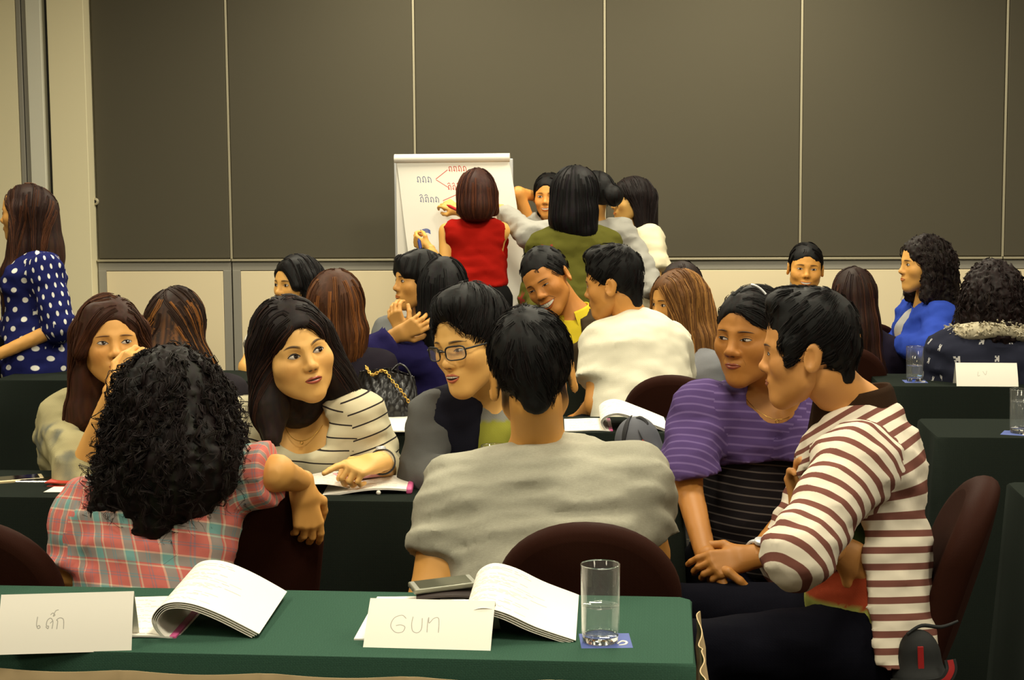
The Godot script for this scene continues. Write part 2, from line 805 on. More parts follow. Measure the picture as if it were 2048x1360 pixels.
func face(s: Dictionary, F: Field) -> Dictionary:
	# eyes, brows, lips, nostrils: thin raised pieces that follow the skin
	var out := {}
	var skin: Color = s.skin
	var brow_c: Color = s.get("brow", lin(34, 24, 20))
	var lip: Color = s.get("lip", Color(skin.r * 0.82, skin.g * 0.50, skin.b * 0.46))
	var open: float = s.get("eyes", 1.0)
	var gaze: Vector2 = s.get("gaze", Vector2.ZERO)
	for x: float in [-1.0, 1.0]:
		var S := Soup.new()
		var cx: float = x * 0.0312
		var w := 0.0142
		var top := func(u: float) -> float: return 0.0005 + 0.0058 * open * pow(1.0 - u * u, 0.7) + 0.0012 * u * x
		var bot := func(u: float) -> float: return 0.0005 - 0.0042 * open * pow(1.0 - u * u, 0.8) + 0.0012 * u * x
		var iris := Vector2(cx + gaze.x * 0.006, 0.0006 + gaze.y * 0.003)
		patch(F, S, 28, 12, func(u, v): return Vector2(cx + u * w, -0.001 + lerpf(bot.call(u), top.call(u), v)), func(u, v): return 0.0006 + 0.0012 * (1.0 - u * u) * 4.0 * v * (1.0 - v),
			func(u, v):
				var p := Vector2(cx + u * w, -0.001 + lerpf(bot.call(u), top.call(u), v))
				var d := p.distance_to(iris)
				if d < 0.0024:
					return lin(8, 6, 6)
				if d < 0.0058:
					return lin(40, 24, 16)
				if v > 0.93 or absf(u) > 0.97:
					return lin(30, 20, 18)
				return lin(206, 196, 184) * (0.72 + 0.28 * (1.0 - u * u)))
		out["eye" if x < 0 else "eye_"] = S
		# upper lashes
		var L := Soup.new()
		var P := PackedVector3Array()
		var R := PackedFloat32Array()
		var C := PackedColorArray()
		for i in 15:
			var u := -1.06 + 2.12 * i / 14.0
			var uu := clampf(u, -1, 1)
			var px := cx + u * w
			var py: float = -0.0006 + top.call(uu)
			P.append(Vector3(px, py, on_face(F, px, py) + 0.0012))
			R.append((0.0005 + 0.0009 * (1.0 - uu * uu)) * s.get("lash", 1.0))
			C.append(lin(22, 15, 14))
		L.rope(P, R, C, 5)
		# fold of the upper lid
		P = PackedVector3Array()
		R = PackedFloat32Array()
		C = PackedColorArray()
		for i in 13:
			var u := -1.0 + 2.0 * i / 12.0
			var px := cx + u * w * 1.08
			var py: float = 0.0026 + 0.0065 * pow(1.0 - u * u, 0.6) + 0.0012 * u * x
			P.append(Vector3(px, py, on_face(F, px, py) - 0.0002))
			R.append(0.0006 * (1.0 - u * u) + 0.0002)
			C.append(skin * 0.45)
		L.rope(P, R, C, 5)
		out["eyelash" if x < 0 else "eyelash_"] = L
		var Bw := Soup.new()
		var arch: float = s.get("arch", 0.3)
		var bt: float = s.get("brow_thick", 1.0)
		var by: float = s.get("brow_y", 0.0)
		patch(F, Bw, 18, 3, func(u, v):
			var t: float = (u * x + 1.0) * 0.5  # 0 at the nose
			var y: float = 0.0185 + by + 0.0055 * arch * sin(t * 2.4) * 1.6 - 0.003 * t * t
			var th: float = 0.0036 * bt * (1.0 - 0.75 * t * t)
			return Vector2(cx + x * 0.001 + u * 0.0185, y + (v - 0.5) * th * 2.0 * 0.62), func(u, v): return 0.0004 + 0.0010 * 4.0 * v * (1.0 - v) * (1.0 - u * u), func(u, v): return brow_c.lerp(skin, 0.55 * pow(absf(u), 4.0) + 0.10))
		out["eyebrow" if x < 0 else "eyebrow_"] = Bw
		var Nn := Soup.new()
		patch(F, Nn, 8, 5, func(u, v): return Vector2(x * 0.0068 + u * 0.0042, -0.0405 + (v - 0.5) * 0.0042 * sqrt(maxf(1.0 - u * u, 0.02))), func(_u, _v): return 0.0005, func(u, v): return skin * 0.16)
		out["nostril" if x < 0 else "nostril_"] = Nn
	# mouth
	var kind: String = s.get("mouth", "closed")
	var gap := 0.0
	var mw := 0.0225
	var turn := 0.0
	if kind == "open":
		gap = 0.0045
	elif kind == "talk":
		gap = 0.0075
	elif kind == "parted":
		gap = 0.0022
	elif kind == "smile":
		gap = 0.0062
		mw = 0.029
		turn = 0.006
	elif kind == "laugh":
		gap = 0.0135
		mw = 0.036
		turn = 0.008
	elif kind == "small":
		mw = 0.020
	var my := -0.0628
	var line := func(u: float) -> float: return my + turn * u * u * 1.0 - turn * 0.4
	var upc := func(u: float) -> float: return line.call(u) + (0.0072 - 0.0016 * exp(-pow(u / 0.16, 2.0))) * pow(1.0 - u * u, 0.75) * (0.85 if kind in ["smile", "laugh"] else 1.0) + gap * 0.35 * (1.0 - u * u)
	var upl := func(u: float) -> float: return line.call(u) + gap * 0.35 * (1.0 - u * u)
	var lol := func(u: float) -> float: return line.call(u) - gap * 0.85 * (1.0 - u * u)
	var loc := func(u: float) -> float: return line.call(u) - gap * 0.85 * (1.0 - u * u) - 0.0084 * pow(1.0 - u * u, 0.7)
	var Lp := Soup.new()
	patch(F, Lp, 24, 6, func(u, v): return Vector2(u * mw, lerpf(upl.call(u), upc.call(u), v)), func(u, v): return 0.0004 + 0.0022 * sin(v * PI * 0.9 + 0.25) * (1.0 - u * u), func(u, v): return (lip * (0.42 if v < 0.08 else 0.9)).lerp(skin, 0.6 * smoothstep(0.8, 1.0, v)))
	patch(F, Lp, 24, 6, func(u, v): return Vector2(u * mw * 0.97, lerpf(loc.call(u), lol.call(u), v)), func(u, v): return 0.0004 + 0.0028 * sin(v * PI * 0.85 + 0.1) * (1.0 - u * u), func(u, v): return (lip * (0.45 if v > 0.93 else 1.0)).lerp(skin, 0.6 * smoothstep(0.2, 0.0, v)))
	out["lips"] = Lp
	if gap > 0.001:
		var D := Soup.new()
		patch(F, D, 20, 4, func(u, v): return Vector2(u * mw * 0.95, lerpf(lol.call(u), upl.call(u), v)), func(_u, _v): return 0.0003, func(u, v): return lin(70, 22, 20) * 0.5)
		out["mouth"] = D
		if kind != "parted":
			var Tt := Soup.new()
			var tb := 0.35 if kind in ["open", "talk"] else 0.12
			patch(F, Tt, 20, 3, func(u, v): return Vector2(u * mw * 0.86, lerpf(lerpf(upl.call(u * 0.86), lol.call(u * 0.86), 1.0 - tb if not kind in ["open", "talk"] else 0.45), upl.call(u * 0.86), v)), func(u, v): return 0.0008 + 0.0008 * (1 - u * u), func(u, v): return lin(232, 226, 208) * (0.95 if fmod(absf(u) * 7.0, 1.0) > 0.12 else 0.55))
			out["teeth"] = Tt
	if s.has("crease"):
		for x: float in [-1.0, 1.0]:
			var K := Soup.new()
			var P := PackedVector3Array()
			var R := PackedFloat32Array()
			var C := PackedColorArray()
			for i in 9:
				var t := i / 8.0
				var px: float = x * lerpf(0.015, 0.031 if kind != "laugh" else 0.038, sin(t * 1.5))
				var py := lerpf(-0.034, -0.062, t)
				P.append(Vector3(px, py, on_face(F, px, py) - 0.0007))
				R.append(0.0012 * sin(t * PI) * s.crease + 0.0003)
				C.append(skin * 0.5)
			K.rope(P, R, C, 5)
			out["smile_line" if x < 0 else "smile_line_"] = K
	return out


func hand(S: Soup, W: Vector3, dir: Vector3, palm: Vector3, thumb: float, size: float, curl: Array, col: Callable, spread := 1.0, thumb_in := 0.0, cell := 0.0036) -> void:
	# dir: from the wrist to the knuckles; palm: out of the palm; thumb: +1 or -1, the side it leaves on
	var y := dir.normalized()
	var z := (palm - y * palm.dot(y)).normalized()
	var x := y.cross(z)
	var B := Basis(x, y, z)
	var F := Field.new()
	var k := 0.010
	F.cap(Vector3(-0.010, -0.02, 0), Vector3(-0.010, 0.02, 0), 0.021, 0.020, 0.02)
	F.cap(Vector3(0.010, -0.02, 0), Vector3(0.010, 0.02, 0), 0.021, 0.020, 0.02)
	var xs := [0.029, 0.010, -0.009, -0.027]
	var ls := [0.072, 0.080, 0.074, 0.058]
	var ys := [0.088, 0.091, 0.087, 0.079]
	for i in 4:
		var bx: float = thumb * xs[i]
		var base := Vector3(bx, ys[i], 0)
		F.cap(Vector3(bx * 0.55, 0.012, 0.002), base, 0.0135, 0.0105, 0.014)
		var a := 0.0
		var p := base
		var out := thumb * (0.10 - 0.066 * i) * spread
		var cr: float = curl[i]
		var seg := [0.44, 0.31, 0.25]
		var bend := [0.85, 1.0, 0.7]
		var r := 0.0096 if i < 3 else 0.0084
		for j in 3:
			a += cr * bend[j]
			var d := Vector3(sin(out), cos(out), 0)
			d = Vector3(d.x, d.y * cos(a), d.y * sin(a))
			var q: Vector3 = p + d * ls[i] * seg[j]
			F.cap(p, q, r, r - 0.0009, 0.003)
			r -= 0.0009
			p = q
	# thumb
	var tc: float = curl[4]
	var td := Vector3(thumb * 0.75, 0.62, 0.22 + thumb_in).normalized()
	var t0 := Vector3(thumb * 0.018, 0.018, 0.004)
	var t1 := t0 + td * 0.042
	var td2 := Vector3(thumb * (0.45 - tc * 0.7), 0.85, 0.25 + tc * 0.5 + thumb_in).normalized()
	var t2 := t1 + td2 * 0.034
	var td3 := Vector3(thumb * (0.25 - tc * 0.9), 0.9, 0.28 + tc * 0.6 + thumb_in).normalized()
	F.cap(t0, t1, 0.0165, 0.0115, 0.014)
	F.cap(t1, t2, 0.0115, 0.0100, 0.004)
	F.cap(t2, t2 + td3 * 0.027, 0.0100, 0.0085, 0.004)
	var N := net(F, cell)
	var from := S.v.size()
	S.add_net(N, col)
	S.turn(Transform3D(B.scaled_local(Vector3.ONE * size), W), from)
	for i in range(from, S.n.size()):
		S.n[i] = S.n[i].normalized()


func strands(S: Soup, F: Field, o: Dictionary, down: Vector3) -> void:
	# locks of hair combed over a volume, root to tip; every guide carries a few fine neighbours
	var crown: Vector3 = o.get("crown", Vector3(0, 0.11, -0.035))
	var kids: int = o.get("kids", 6)
	var n: int = int(o.get("n", 260) * 0.45)
	var length: float = o.get("len", 0.2)
	var w: float = o.get("w", 0.0035) * 0.31
	var base: Color = o.color
	var hi: Color = o.get("hi", base)
	var ph: float = o.get("ph", 0.0)
	var lift: float = o.get("lift", 0.0012)
	var out: float = o.get("out", 0.0)
	var comb: Vector3 = o.get("comb", Vector3.ZERO)
	var fan: float = o.get("fan", 0.8)
	var curl: float = o.get("curl", 0.0)
	var tail: float = o.get("tail", 0.03)
	var low: float = o.get("root_low", -0.02)
	var stop: float = o.get("stop", 1.0)
	var step: float = o.get("step", 0.014)
	var clump: float = o.get("clump", 0.007)
	for s in n:
		var d := Vector3(RNG.randf_range(-1, 1), RNG.randf_range(-0.6, 1.0), RNG.randf_range(-1, 1))
		if d.length() > 1.0 or d.length() < 0.2:
			continue
		d = d.normalized()
		var p: Vector3 = o.get("centre", Vector3(0, 0.03, -0.015)) + d * 0.20
		var hit := false
		for k in 14:
			var e := F.ev(p, F.all)
			if e < 0.002:
				hit = true
				break
			p -= d * e * 0.9
			if (p - Vector3(0, 0.03, -0.015)).dot(d) < 0.0:
				break
		if not hit or p.y < low:
			continue
		var P := PackedVector3Array()
		var NN := PackedVector3Array()
		var L := length * RNG.randf_range(0.65, 1.0)
		var run := 0.0
		var free := 0.0
		var first := true
		var bad := false
		while run < L and P.size() < 70:
			var g := F.grad4(p)
			var nrm := Vector3(g.x, g.y, g.z)
			p -= nrm * clampf(g.w, -0.012, 0.012) if free == 0.0 else Vector3.ZERO
			if first:
				first = false
				if nrm.z > 0.35 and p.z > 0.03 and p.y < 0.055 and absf(p.x) < 0.062:
					bad = true
					break
			if stop > 0.0 and run > 0.02:
				var m := (p - Vector3(0, -0.035, 0.095)) / Vector3(0.060 * stop, 0.097 * stop, 0.062 * stop)
				if m.length() < 1.0:
					break
			P.append(p)
			NN.append(nrm)
			var away := p - crown
			away -= down * away.dot(down)
			if o.has("part"):
				away = Vector3(p.x - o.part, 0, -0.012)
			var f := down + away.normalized() * fan * exp(-away.length() * 9.0) + comb
			var t := f - nrm * f.dot(nrm)
			if t.length() < 0.35 and down.dot(nrm) > 0.5 or free > 0.0:
				t = down + nrm * 0.1
				free += step
				if free > tail:
					break
			p += t.normalized() * step
			run += step
		if P.size() < 3 or bad:
			continue
		var m := P.size()
		var tone := RNG.randf_range(0.85, 1.2)
		var light := RNG.randf() < ph
		var phase0 := RNG.randf() * TAU
		var rate0 := RNG.randf_range(0.8, 1.3) * TAU / 0.045
		var cr0: float = o.get("curl_r", 0.010) * RNG.randf_range(0.6, 1.2)
		for kid in kids:
			var c := (hi if light else base) * (tone * RNG.randf_range(0.7, 1.3))
			c.a = 1.0
			var so := RNG.randf_range(-clump, clump)
			var no := lift + RNG.randf_range(-0.0015, 0.0025)
			var phase := phase0 + RNG.randf_range(-0.5, 0.5)
			var ww := w * RNG.randf_range(0.7, 1.3)
			var cut := RNG.randf_range(0.75, 1.0)
			var Q := PackedVector3Array()
			var R := PackedFloat32Array()
			var C := PackedColorArray()
			var mm := maxi(int(m * cut), 3)
			for i in mm:
				var t := float(i) / (mm - 1)
				var dirn := (P[mini(i + 1, m - 1)] - P[maxi(i - 1, 0)]).normalized()
				var side := NN[i].cross(dirn)
				var q := P[i] + side * so * (1.0 - 0.3 * t) + NN[i] * (no + out * i * step * (0.6 + 0.08 * kid))
				if curl > 0.0:
					var g := smoothstep(0.02, 0.10, i * step) * curl
					q += (side * cos(phase + i * step * rate0) + NN[i] * (sin(phase + i * step * rate0) + 0.6)) * cr0 * g
				Q.append(q)
				R.append(maxf(ww * (1.0 - pow(t, 3.0) * 0.85), 0.00025))
				C.append(c * (0.85 + 0.3 * t))
			S.rope(Q, R, C, 3)


func hair_bones(F: Field, list: Array) -> void:
	for b in list:
		match b[0]:
			"e":
				F.ell(b[1], b[2], b[3] if b.size() > 3 else 0.02)
			"c":
				F.cap(b[1], b[2], b[3], b[4], b[5] if b.size() > 5 else 0.03)
			"x":
				F.ell(b[1], b[2], b[3] if b.size() > 3 else 0.01, 0, 1)
			"m":  # the same on both sides
				for x: float in [-1.0, 1.0]:
					F.cap(Vector3(x * b[1].x, b[1].y, b[1].z), Vector3(x * b[2].x, b[2].y, b[2].z), b[3], b[4], b[5] if b.size() > 5 else 0.03)


func person(s: Dictionary) -> Node3D:
	RNG.seed = hash(s.name) % 100000
	var fem: bool = s.get("sex", "f") == "f"
	var N: Vector3 = s.N
	var SL: Vector3 = s.SL
	var SR: Vector3 = s.SR
	var R := (SR - SL).normalized()
	var Pv: Vector3 = s.get("Pv", Vector3(N.x, 0.53, N.z))
	var U := (N - Pv).normalized()
	var fwd := U.cross(R).normalized()
	var stand: bool = s.get("stand", false)
	var arm: float = s.get("arm", 0.29 if not fem else 0.265)
	var EL: Vector3 = s.get("EL", SL + Vector3(0, -arm * 0.92, 0) + fwd * arm * 0.25 - R * 0.04)
	var ER: Vector3 = s.get("ER", SR + Vector3(0, -arm * 0.92, 0) + fwd * arm * 0.25 + R * 0.04)
	var WL: Vector3 = s.get("WL", EL + (fwd * 0.85 + R * 0.45 + Vector3(0, -0.05, 0)).normalized() * arm * 0.85)
	var WR: Vector3 = s.get("WR", ER + (fwd * 0.85 - R * 0.45 + Vector3(0, -0.05, 0)).normalized() * arm * 0.85)
	var HC: Vector3 = s.head
	var hs: float = s.get("hs", 0.98 if fem else 1.02)
	var HB := head_basis(s.get("yaw", 0.0), s.get("pitch", 0.0), s.get("lean", 0.0))
	var HT := Transform3D(HB.scaled_local(Vector3.ONE * hs), HC)
	var skin: Color = Color(s.skin.r * 1.04, s.skin.g * 0.97, s.skin.b * 0.50)
	s["skin"] = skin
	var cell: float = s.get("cell", 0.013)
	var g: float = s.get("bulk", 1.0)
	var root := thing("person", s.label, "person", Vector3(Pv.x, 0, Pv.z), 0, s.get("group", ""))
	var back := Transform3D(Basis(), -root.position)

	# --- skin: torso, neck, arms in one field; the head and hands on finer grids of their own
	var waist := Pv.lerp(N, 0.36)
	var chest := Pv.lerp(N, 0.70)
	var bones := func(F: Field, e: float, arms: bool, k: float) -> void:
		var rp := (0.115 if fem else 0.112) * g + e
		var rw := (0.088 if fem else 0.104) * g + e
		var rc := (0.094 if fem else 0.108) * g + e
		for x: float in [-1.0, 1.0]:
			F.cap(Pv + R * x * 0.062 * g, waist + R * x * 0.042 * g, rp, rw, k, 0)
			F.cap(waist + R * x * 0.042 * g, chest + R * x * 0.058 * g, rw, rc, k, 0)
			var S0 := SL if x < 0 else SR
			F.cap(chest + R * x * 0.05 * g + U * 0.02, S0 - R * x * 0.03 - U * 0.02, rc * 0.92, (0.050 if fem else 0.058) * g + e, k, 0)
			F.cap(N - U * 0.045 - fwd * 0.01, S0 - R * x * 0.02 - U * 0.008, (0.042 if fem else 0.050) + e, (0.040 if fem else 0.048) * g + e, k, 0)
			if fem and s.get("bust", 1.0) > 0.0:
				F.ell(chest + U * 0.0 + fwd * 0.072 * g + R * x * 0.068 * g, Vector3.ONE * (0.058 * s.get("bust", 1.0) + e), 0.05, 0)
		if s.get("belly", 0.0) > 0.0:
			F.ell(Pv.lerp(N, 0.30) + fwd * 0.09, Vector3(0.13, 0.14, 0.12) * s.belly + Vector3.ONE * e, 0.08, 0)
	var ru := (0.040 if fem else 0.049) * g
	var re := (0.034 if fem else 0.040) * g
	var rw2 := 0.0245 if fem else 0.029
	var B := Field.new()
	bones.call(B, -0.012, false, 0.06)
	var neck_up: Vector3 = HT * Vector3(0, -0.045, -0.022)
	B.cap(N - U * 0.06, N, 0.062 if fem else 0.070, 0.050 if fem else 0.058, 0.05)
	B.cap(N, neck_up, 0.047 if fem else 0.056, 0.046 if fem else 0.055, 0.03)
	for a in [[SL, EL, WL], [SR, ER, WR]]:
		B.cap(a[0], a[1], ru * 1.08, re, 0.03)
		B.cap(a[1], a[2], re * 1.02, rw2, 0.015)
	var skin_col := func(_p: Vector3, _n: Vector3) -> Color: return skin
	var body := Soup.new()
	body.add_net(net(B, cell), skin_col)
	var full: bool = s.has("face")
	var HF := head_field(s, full)
	var from := body.v.size()
	var blush: float = s.get("blush", 0.25)
	var fade: float = s.get("fade", 0.0)
	var hair_c: Color = s.hair.color
	body.add_net(net(HF, s.get("head_cell", 0.0042 if full else 0.007)), func(p: Vector3, _n: Vector3) -> Color:
		var c := skin
		if full:
			for x: float in [-1.0, 1.0]:
				var d := (p - Vector3(x * 0.043, -0.028, 0.062)).length()
				c = c.lerp(Color(c.r * 1.02, c.g * 0.78, c.b * 0.76), blush * exp(-d * d / 0.0006))
			var nd := (p - Vector3(0, -0.032, 0.105)).length()
			c = c.lerp(Color(c.r * 0.98, c.g * 0.82, c.b * 0.80), 0.35 * exp(-nd * nd / 0.0003))
		if fade > 0.0 and p.z < 0.02 + p.y * 0.3 and absf(p.x) < 0.0745:
			c = c.lerp(hair_c, fade * smoothstep(-0.085, -0.035, p.y) * smoothstep(0.03, 0.0, p.z))
		return c)
	body.turn(HT, from)
	for h in s.get("hands", []):
		# which, direction, palm, curl, spread, thumb_in
		var left: bool = h[0] == "L"
		var W := WL if left else WR
		var d: Vector3 = h[1]
		var y := d.normalized()
		var z: Vector3 = (h[2] - y * h[2].dot(y)).normalized()
		# seen with the palm up and the fingers ahead, the left thumb is on the left
		hand(body, W + y * 0.018, y, z, -1.0 if left else 1.0, s.get("hand_size", 0.93 if fem else 1.03), h[3], skin_col, h[4] if h.size() > 4 else 1.0, h[5] if h.size() > 5 else 0.0)
	if not s.get("no_fists", false):
		for left in [true, false]:
			var have := false
			for h in s.get("hands", []):
				if (h[0] == "L") == left:
					have = true
			if not have:
				var W := WL if left else WR
				var y: Vector3 = (W - (EL if left else ER)).normalized()
				hand(body, W + y * 0.018, y, Vector3(0, -1, 0), -1.0 if left else 1.0, 0.95, [0.45, 0.5, 0.55, 0.6, 0.3], skin_col, 1.0, 0.0, 0.006)
	body.turn(back)
	var bm := obj("body", body.mesh(), M.skin, root)
	if full:
		var f := face(s, HF)
		for k in f:
			f[k].turn(back * HT)
			obj(k.trim_suffix("_"), f[k].mesh(), M.eye if k.begins_with("eye") and not k.begins_with("eyel") and not k.begins_with("eyeb") else (M.lip if k == "lips" else M.feature), bm)

	# --- clothes
	for c in s.get("clothes", []):
		var F := Field.new()
		var e: float = c.get("ease", 0.008)
		F.amp = c.get("fold", 0.006)
		F.noise = FOLDS
		F.nf = c.get("fold_f", Vector3(1.0, 2.2, 1.0))
		F.nb = Basis(R, U, fwd).transposed()
		var k: float = c.get("k", 0.06)
		if c.get("torso", true):
			bones.call(F, e, false, k)
			if c.get("flare", 0.0) > 0.0:
				for x: float in [-1.0, 1.0]:
					F.cap(waist + R * x * 0.05, Pv + R * x * 0.08 - U * 0.05, 0.11 * g, (0.13 + c.flare) * g, 0.06)
		var sl: float = c.get("sleeve", 0.5)
		var loose: float = c.get("loose", 0.010)
		var i := 1
		for a in [[SL, EL, WL], [SR, ER, WR]]:
			if sl > 0.0 and sl <= 1.0:
				var q: Vector3 = a[0].lerp(a[1], sl)
				F.cut(a[0], q, ru * 1.1 + e, lerpf(ru * 1.1, re, sl) + e + loose, 0.04, i)
			elif sl > 1.0:
				F.cap(a[0], a[1], ru * 1.1 + e, re + e + loose * 0.6, 0.04, i)
				F.cut(a[1], a[1].lerp(a[2], sl - 1.0), re + e + loose * 0.6, lerpf(re, rw2, sl - 1.0) + e + loose * 0.4, 0.02, i + 2)
			i += 1
		for q in c.get("add", []):
			F.cap(q[0], q[1], q[2], q[3], q[4] if q.size() > 4 else 0.03, 0)
		var nr: float = c.get("neck", 0.066 if fem else 0.068)
		if nr > 0.0:
			F.cap(N + U * (0.022 - c.get("low", 0.0)) + fwd * c.get("open", 0.01), N + U * 0.25 + fwd * 0.06, nr, nr * 1.5, 0.012, 0, 1)
		if c.has("scoop"):
			F.ell(N + fwd * 0.085 - U * c.scoop * 0.55, Vector3(c.get("scoop_w", 0.085), c.scoop, 0.09), 0.012, 0, 1, Basis(R, U, fwd))
		if c.has("vee"):
			F.ell(N + fwd * 0.12 - U * c.vee * 0.45, Vector3(0.045, c.vee, 0.10), 0.012, 0, 1, Basis(R, U, fwd))
		for q in c.get("planes", []):
			F.planes.append([q[0].normalized(), q[0].normalized().dot(q[1])])
		for q in c.get("cuts", []):
			F.cap(q[0], q[1], q[2], q[3], 0.01, 0, 1)
		if sl == 0.0:
			# bare arms: open armholes
			F.cap(SL - R * 0.045 + U * 0.06, SL - R * 0.045 - U * 0.09, 0.055, 0.055, 0.01, 0, 1)
			F.cap(SR + R * 0.045 + U * 0.06, SR + R * 0.045 - U * 0.09, 0.055, 0.055, 0.01, 0, 1)
		var S := Soup.new()
		var Nt := net(F, c.get("cell", cell))
		var col: Color = c.get("color", Color.WHITE)
		var colf: Callable = c.get("colf", func(_p, _n): return col)
		if c.get("uv", false):
			var parts := PackedInt32Array()
			for v in Nt.v:
				parts.append(F.nearest(v))
			var sk: float = c.get("skew", 0.0)
			var bend: float = c.get("bend", 0.0)
			S.add_net_uv(Nt, parts, func(p: int, v: Vector3) -> Vector2:
				if p == 0:
					var d := v - Pv
					return Vector2(atan2(d.dot(R), d.dot(fwd)) / TAU, d.dot(U) + sk * d.dot(R) + bend * smoothstep(0.22, 0.45, d.dot(U)) * d.dot(fwd))
				if p >= 3 and (v - (EL if p == 3 else ER)).dot(((WL - EL) if p == 3 else (WR - ER)).normalized()) < c.get("elbow", 0.0):
					p -= 2
				var a: Vector3 = [SL, SR, EL, ER][p - 1]
				var b: Vector3 = [EL, ER, WL, WR][p - 1]
				var ax := (b - a).normalized()
				var q := v - a
				var xx := ax.cross(fwd + Vector3(0.01, 0.02, 0)).normalized()
				return Vector2(atan2(q.dot(xx), q.dot(xx.cross(ax))) / TAU, q.dot(ax) + (0.0 if p < 3 else arm)), colf)
		else:
			S.add_net(Nt, colf)
		S.turn(back)
		obj(c.called, S.mesh(), M[c.get("mat", "cloth")], root)

	# --- legs
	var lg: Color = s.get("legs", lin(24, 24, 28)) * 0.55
	var LF := Field.new()
	var lf: Vector3 = s.get("leg_dir", fwd)
	lf = Vector3(lf.x, 0, lf.z).normalized()
	for x: float in [-1.0, 1.0]:
		var hip := Pv + R * x * 0.085
		var kn := hip + lf * 0.40 + Vector3(0, -0.03, 0) + R * x * 0.03
		if stand:
			kn = Vector3(hip.x, hip.y * 0.53, hip.z) + lf * 0.02
		else:
			kn.y = clampf(kn.y, 0.44, 0.56)
		kn = s.get("KL" if x < 0 else "KR", kn)
		var an := Vector3(kn.x, 0.09, kn.z) - lf * 0.04
		an = s.get("AL" if x < 0 else "AR", an)
		LF.cap(hip, kn, 0.092 * g if fem else 0.095 * g, 0.060, 0.05)
		LF.cap(kn, an, 0.056, 0.040, 0.02)
		var SF := Field.new()
		SF.cap(Vector3(an.x, 0.035, an.z) - lf * 0.03, Vector3(an.x, 0.03, an.z) + lf * 0.13, 0.034, 0.030, 0.02)
		SF.cap(Vector3(an.x, 0.04, an.z), an + Vector3(0, 0.02, 0), 0.036, 0.036, 0.02)
		var shoe := Soup.new()
		shoe.add_net(net(SF, 0.016), func(_p, _n): return lin(30, 24, 22))
		shoe.turn(back)
		obj("shoe", shoe.mesh(), M.feature, root)
	LF.cap(Pv - R * 0.06, Pv + R * 0.06, 0.118 * g, 0.118 * g, 0.05)
	if s.get("skirt", false):
		LF.cap(Pv, Vector3(Pv.x, 0.42, Pv.z), 0.16, 0.20, 0.06)
	LF.amp = 0.005
	LF.noise = FOLDS
	var LS := Soup.new()
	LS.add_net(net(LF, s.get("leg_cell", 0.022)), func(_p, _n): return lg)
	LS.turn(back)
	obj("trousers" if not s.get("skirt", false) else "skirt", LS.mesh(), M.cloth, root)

	# --- hair
	var hr: Dictionary = s.hair
	var Hh := Field.new()
	hair_bones(Hh, hr.bones)
	Hh.amp = hr.get("rough", 0.0015)
	Hh.noise = FOLDS
	Hh.nf = Vector3(7, 0.8, 7) if hr.get("straight", true) else Vector3(5, 5, 5)
	var Hs := Soup.new()
	var hc: Color = hr.color
	var hi: Color = hr.get("hi", hc)
	var grow: float = hr.get("ph", 0.0)
	Hs.add_net(net(Hh, hr.get("cell", 0.007)), func(p: Vector3, _n: Vector3) -> Color:
		var t := FINE.get_noise_2d(atan2(p.x, -p.z - 0.02) * 260.0, p.y * 60.0)
		var c: Color = hc * (hr.get("base", 0.75) + 0.3 * t)
		return c.lerp(hi, clampf(grow * (0.4 + 1.4 * t), 0, 0.8) * smoothstep(0.09, 0.0, p.y)))
	if hr.get("n", 200) > 0:
		strands(Hs, Hh, hr, HB.transposed() * Vector3(0, -1, 0))
	for extra in hr.get("more", []):
		var o := hr.duplicate()
		o.merge(extra, true)
		strands(Hs, Hh, o, HB.transposed() * Vector3(0, -1, 0))
	Hs.turn(back * HT)
	obj("hair", Hs.mesh(), M.hair, root)
	s["HT"] = HT
	s["root"] = root
	s["fwd"] = fwd
	s["HF"] = HF
	s["joints"] = [SL, SR, EL, ER, WL, WR]
	return root


func collar(s: Dictionary, called: String, material: Material, color: Color, r := 0.062, stand := 0.032, fall := 0.045, gap := 0.0, tilt := 0.35) -> void:
	# a folded collar round the neck, open at the front by «gap» turns
	var N: Vector3 = s.N
	var root: Node3D = s.root
	var fwd: Vector3 = s.fwd
	var R: Vector3 = (s.SR - s.SL).normalized()
	var U := R.cross(fwd).normalized()
	var S := Soup.new()
	var P := PackedVector3Array()
	var C := PackedColorArray()
	var w := 41
	var rows := [[0.0, 0.002, 0.0], [0.5, 0.0, 0.0], [1.0, 0.003, 0.0], [1.08, 0.007, 0.0], [0.9, 0.014, 0.1], [0.4, 0.020, 0.5], [0.0, 0.026, 1.0], [-0.02, 0.022, 1.0], [0.5, 0.010, 0.4], [0.9, 0.005, 0.1]]
	for row in rows:
		for i in w:
			var a := lerpf(gap, 1.0 - gap, float(i) / (w - 1)) * TAU
			var d := fwd * cos(a) + R * sin(a)
			var front := 0.5 + 0.5 * cos(a)
			var y: float = row[0] * stand - row[2] * (fall - stand) * (1.0 + 0.6 * front)
			var rr: float = r * (1.0 + 0.08 * front) + row[1] + row[2] * 0.006
			P.append(N + d * rr + U * (y + 0.012 - tilt * 0.08 * front) + fwd * 0.008)
			C.append(color)
	S.grid(P, C, w, true)
	S.turn(Transform3D(Basis(), -root.position))
	obj(called, S.mesh(), material, root)


func worn(called: String, s: Dictionary, S: Soup, material: Material) -> void:
	# something worn on the head, given in the head's own axes
	S.turn(Transform3D(Basis(), -s.root.position) * s.HT)
	obj(called, S.mesh(), material, s.root)


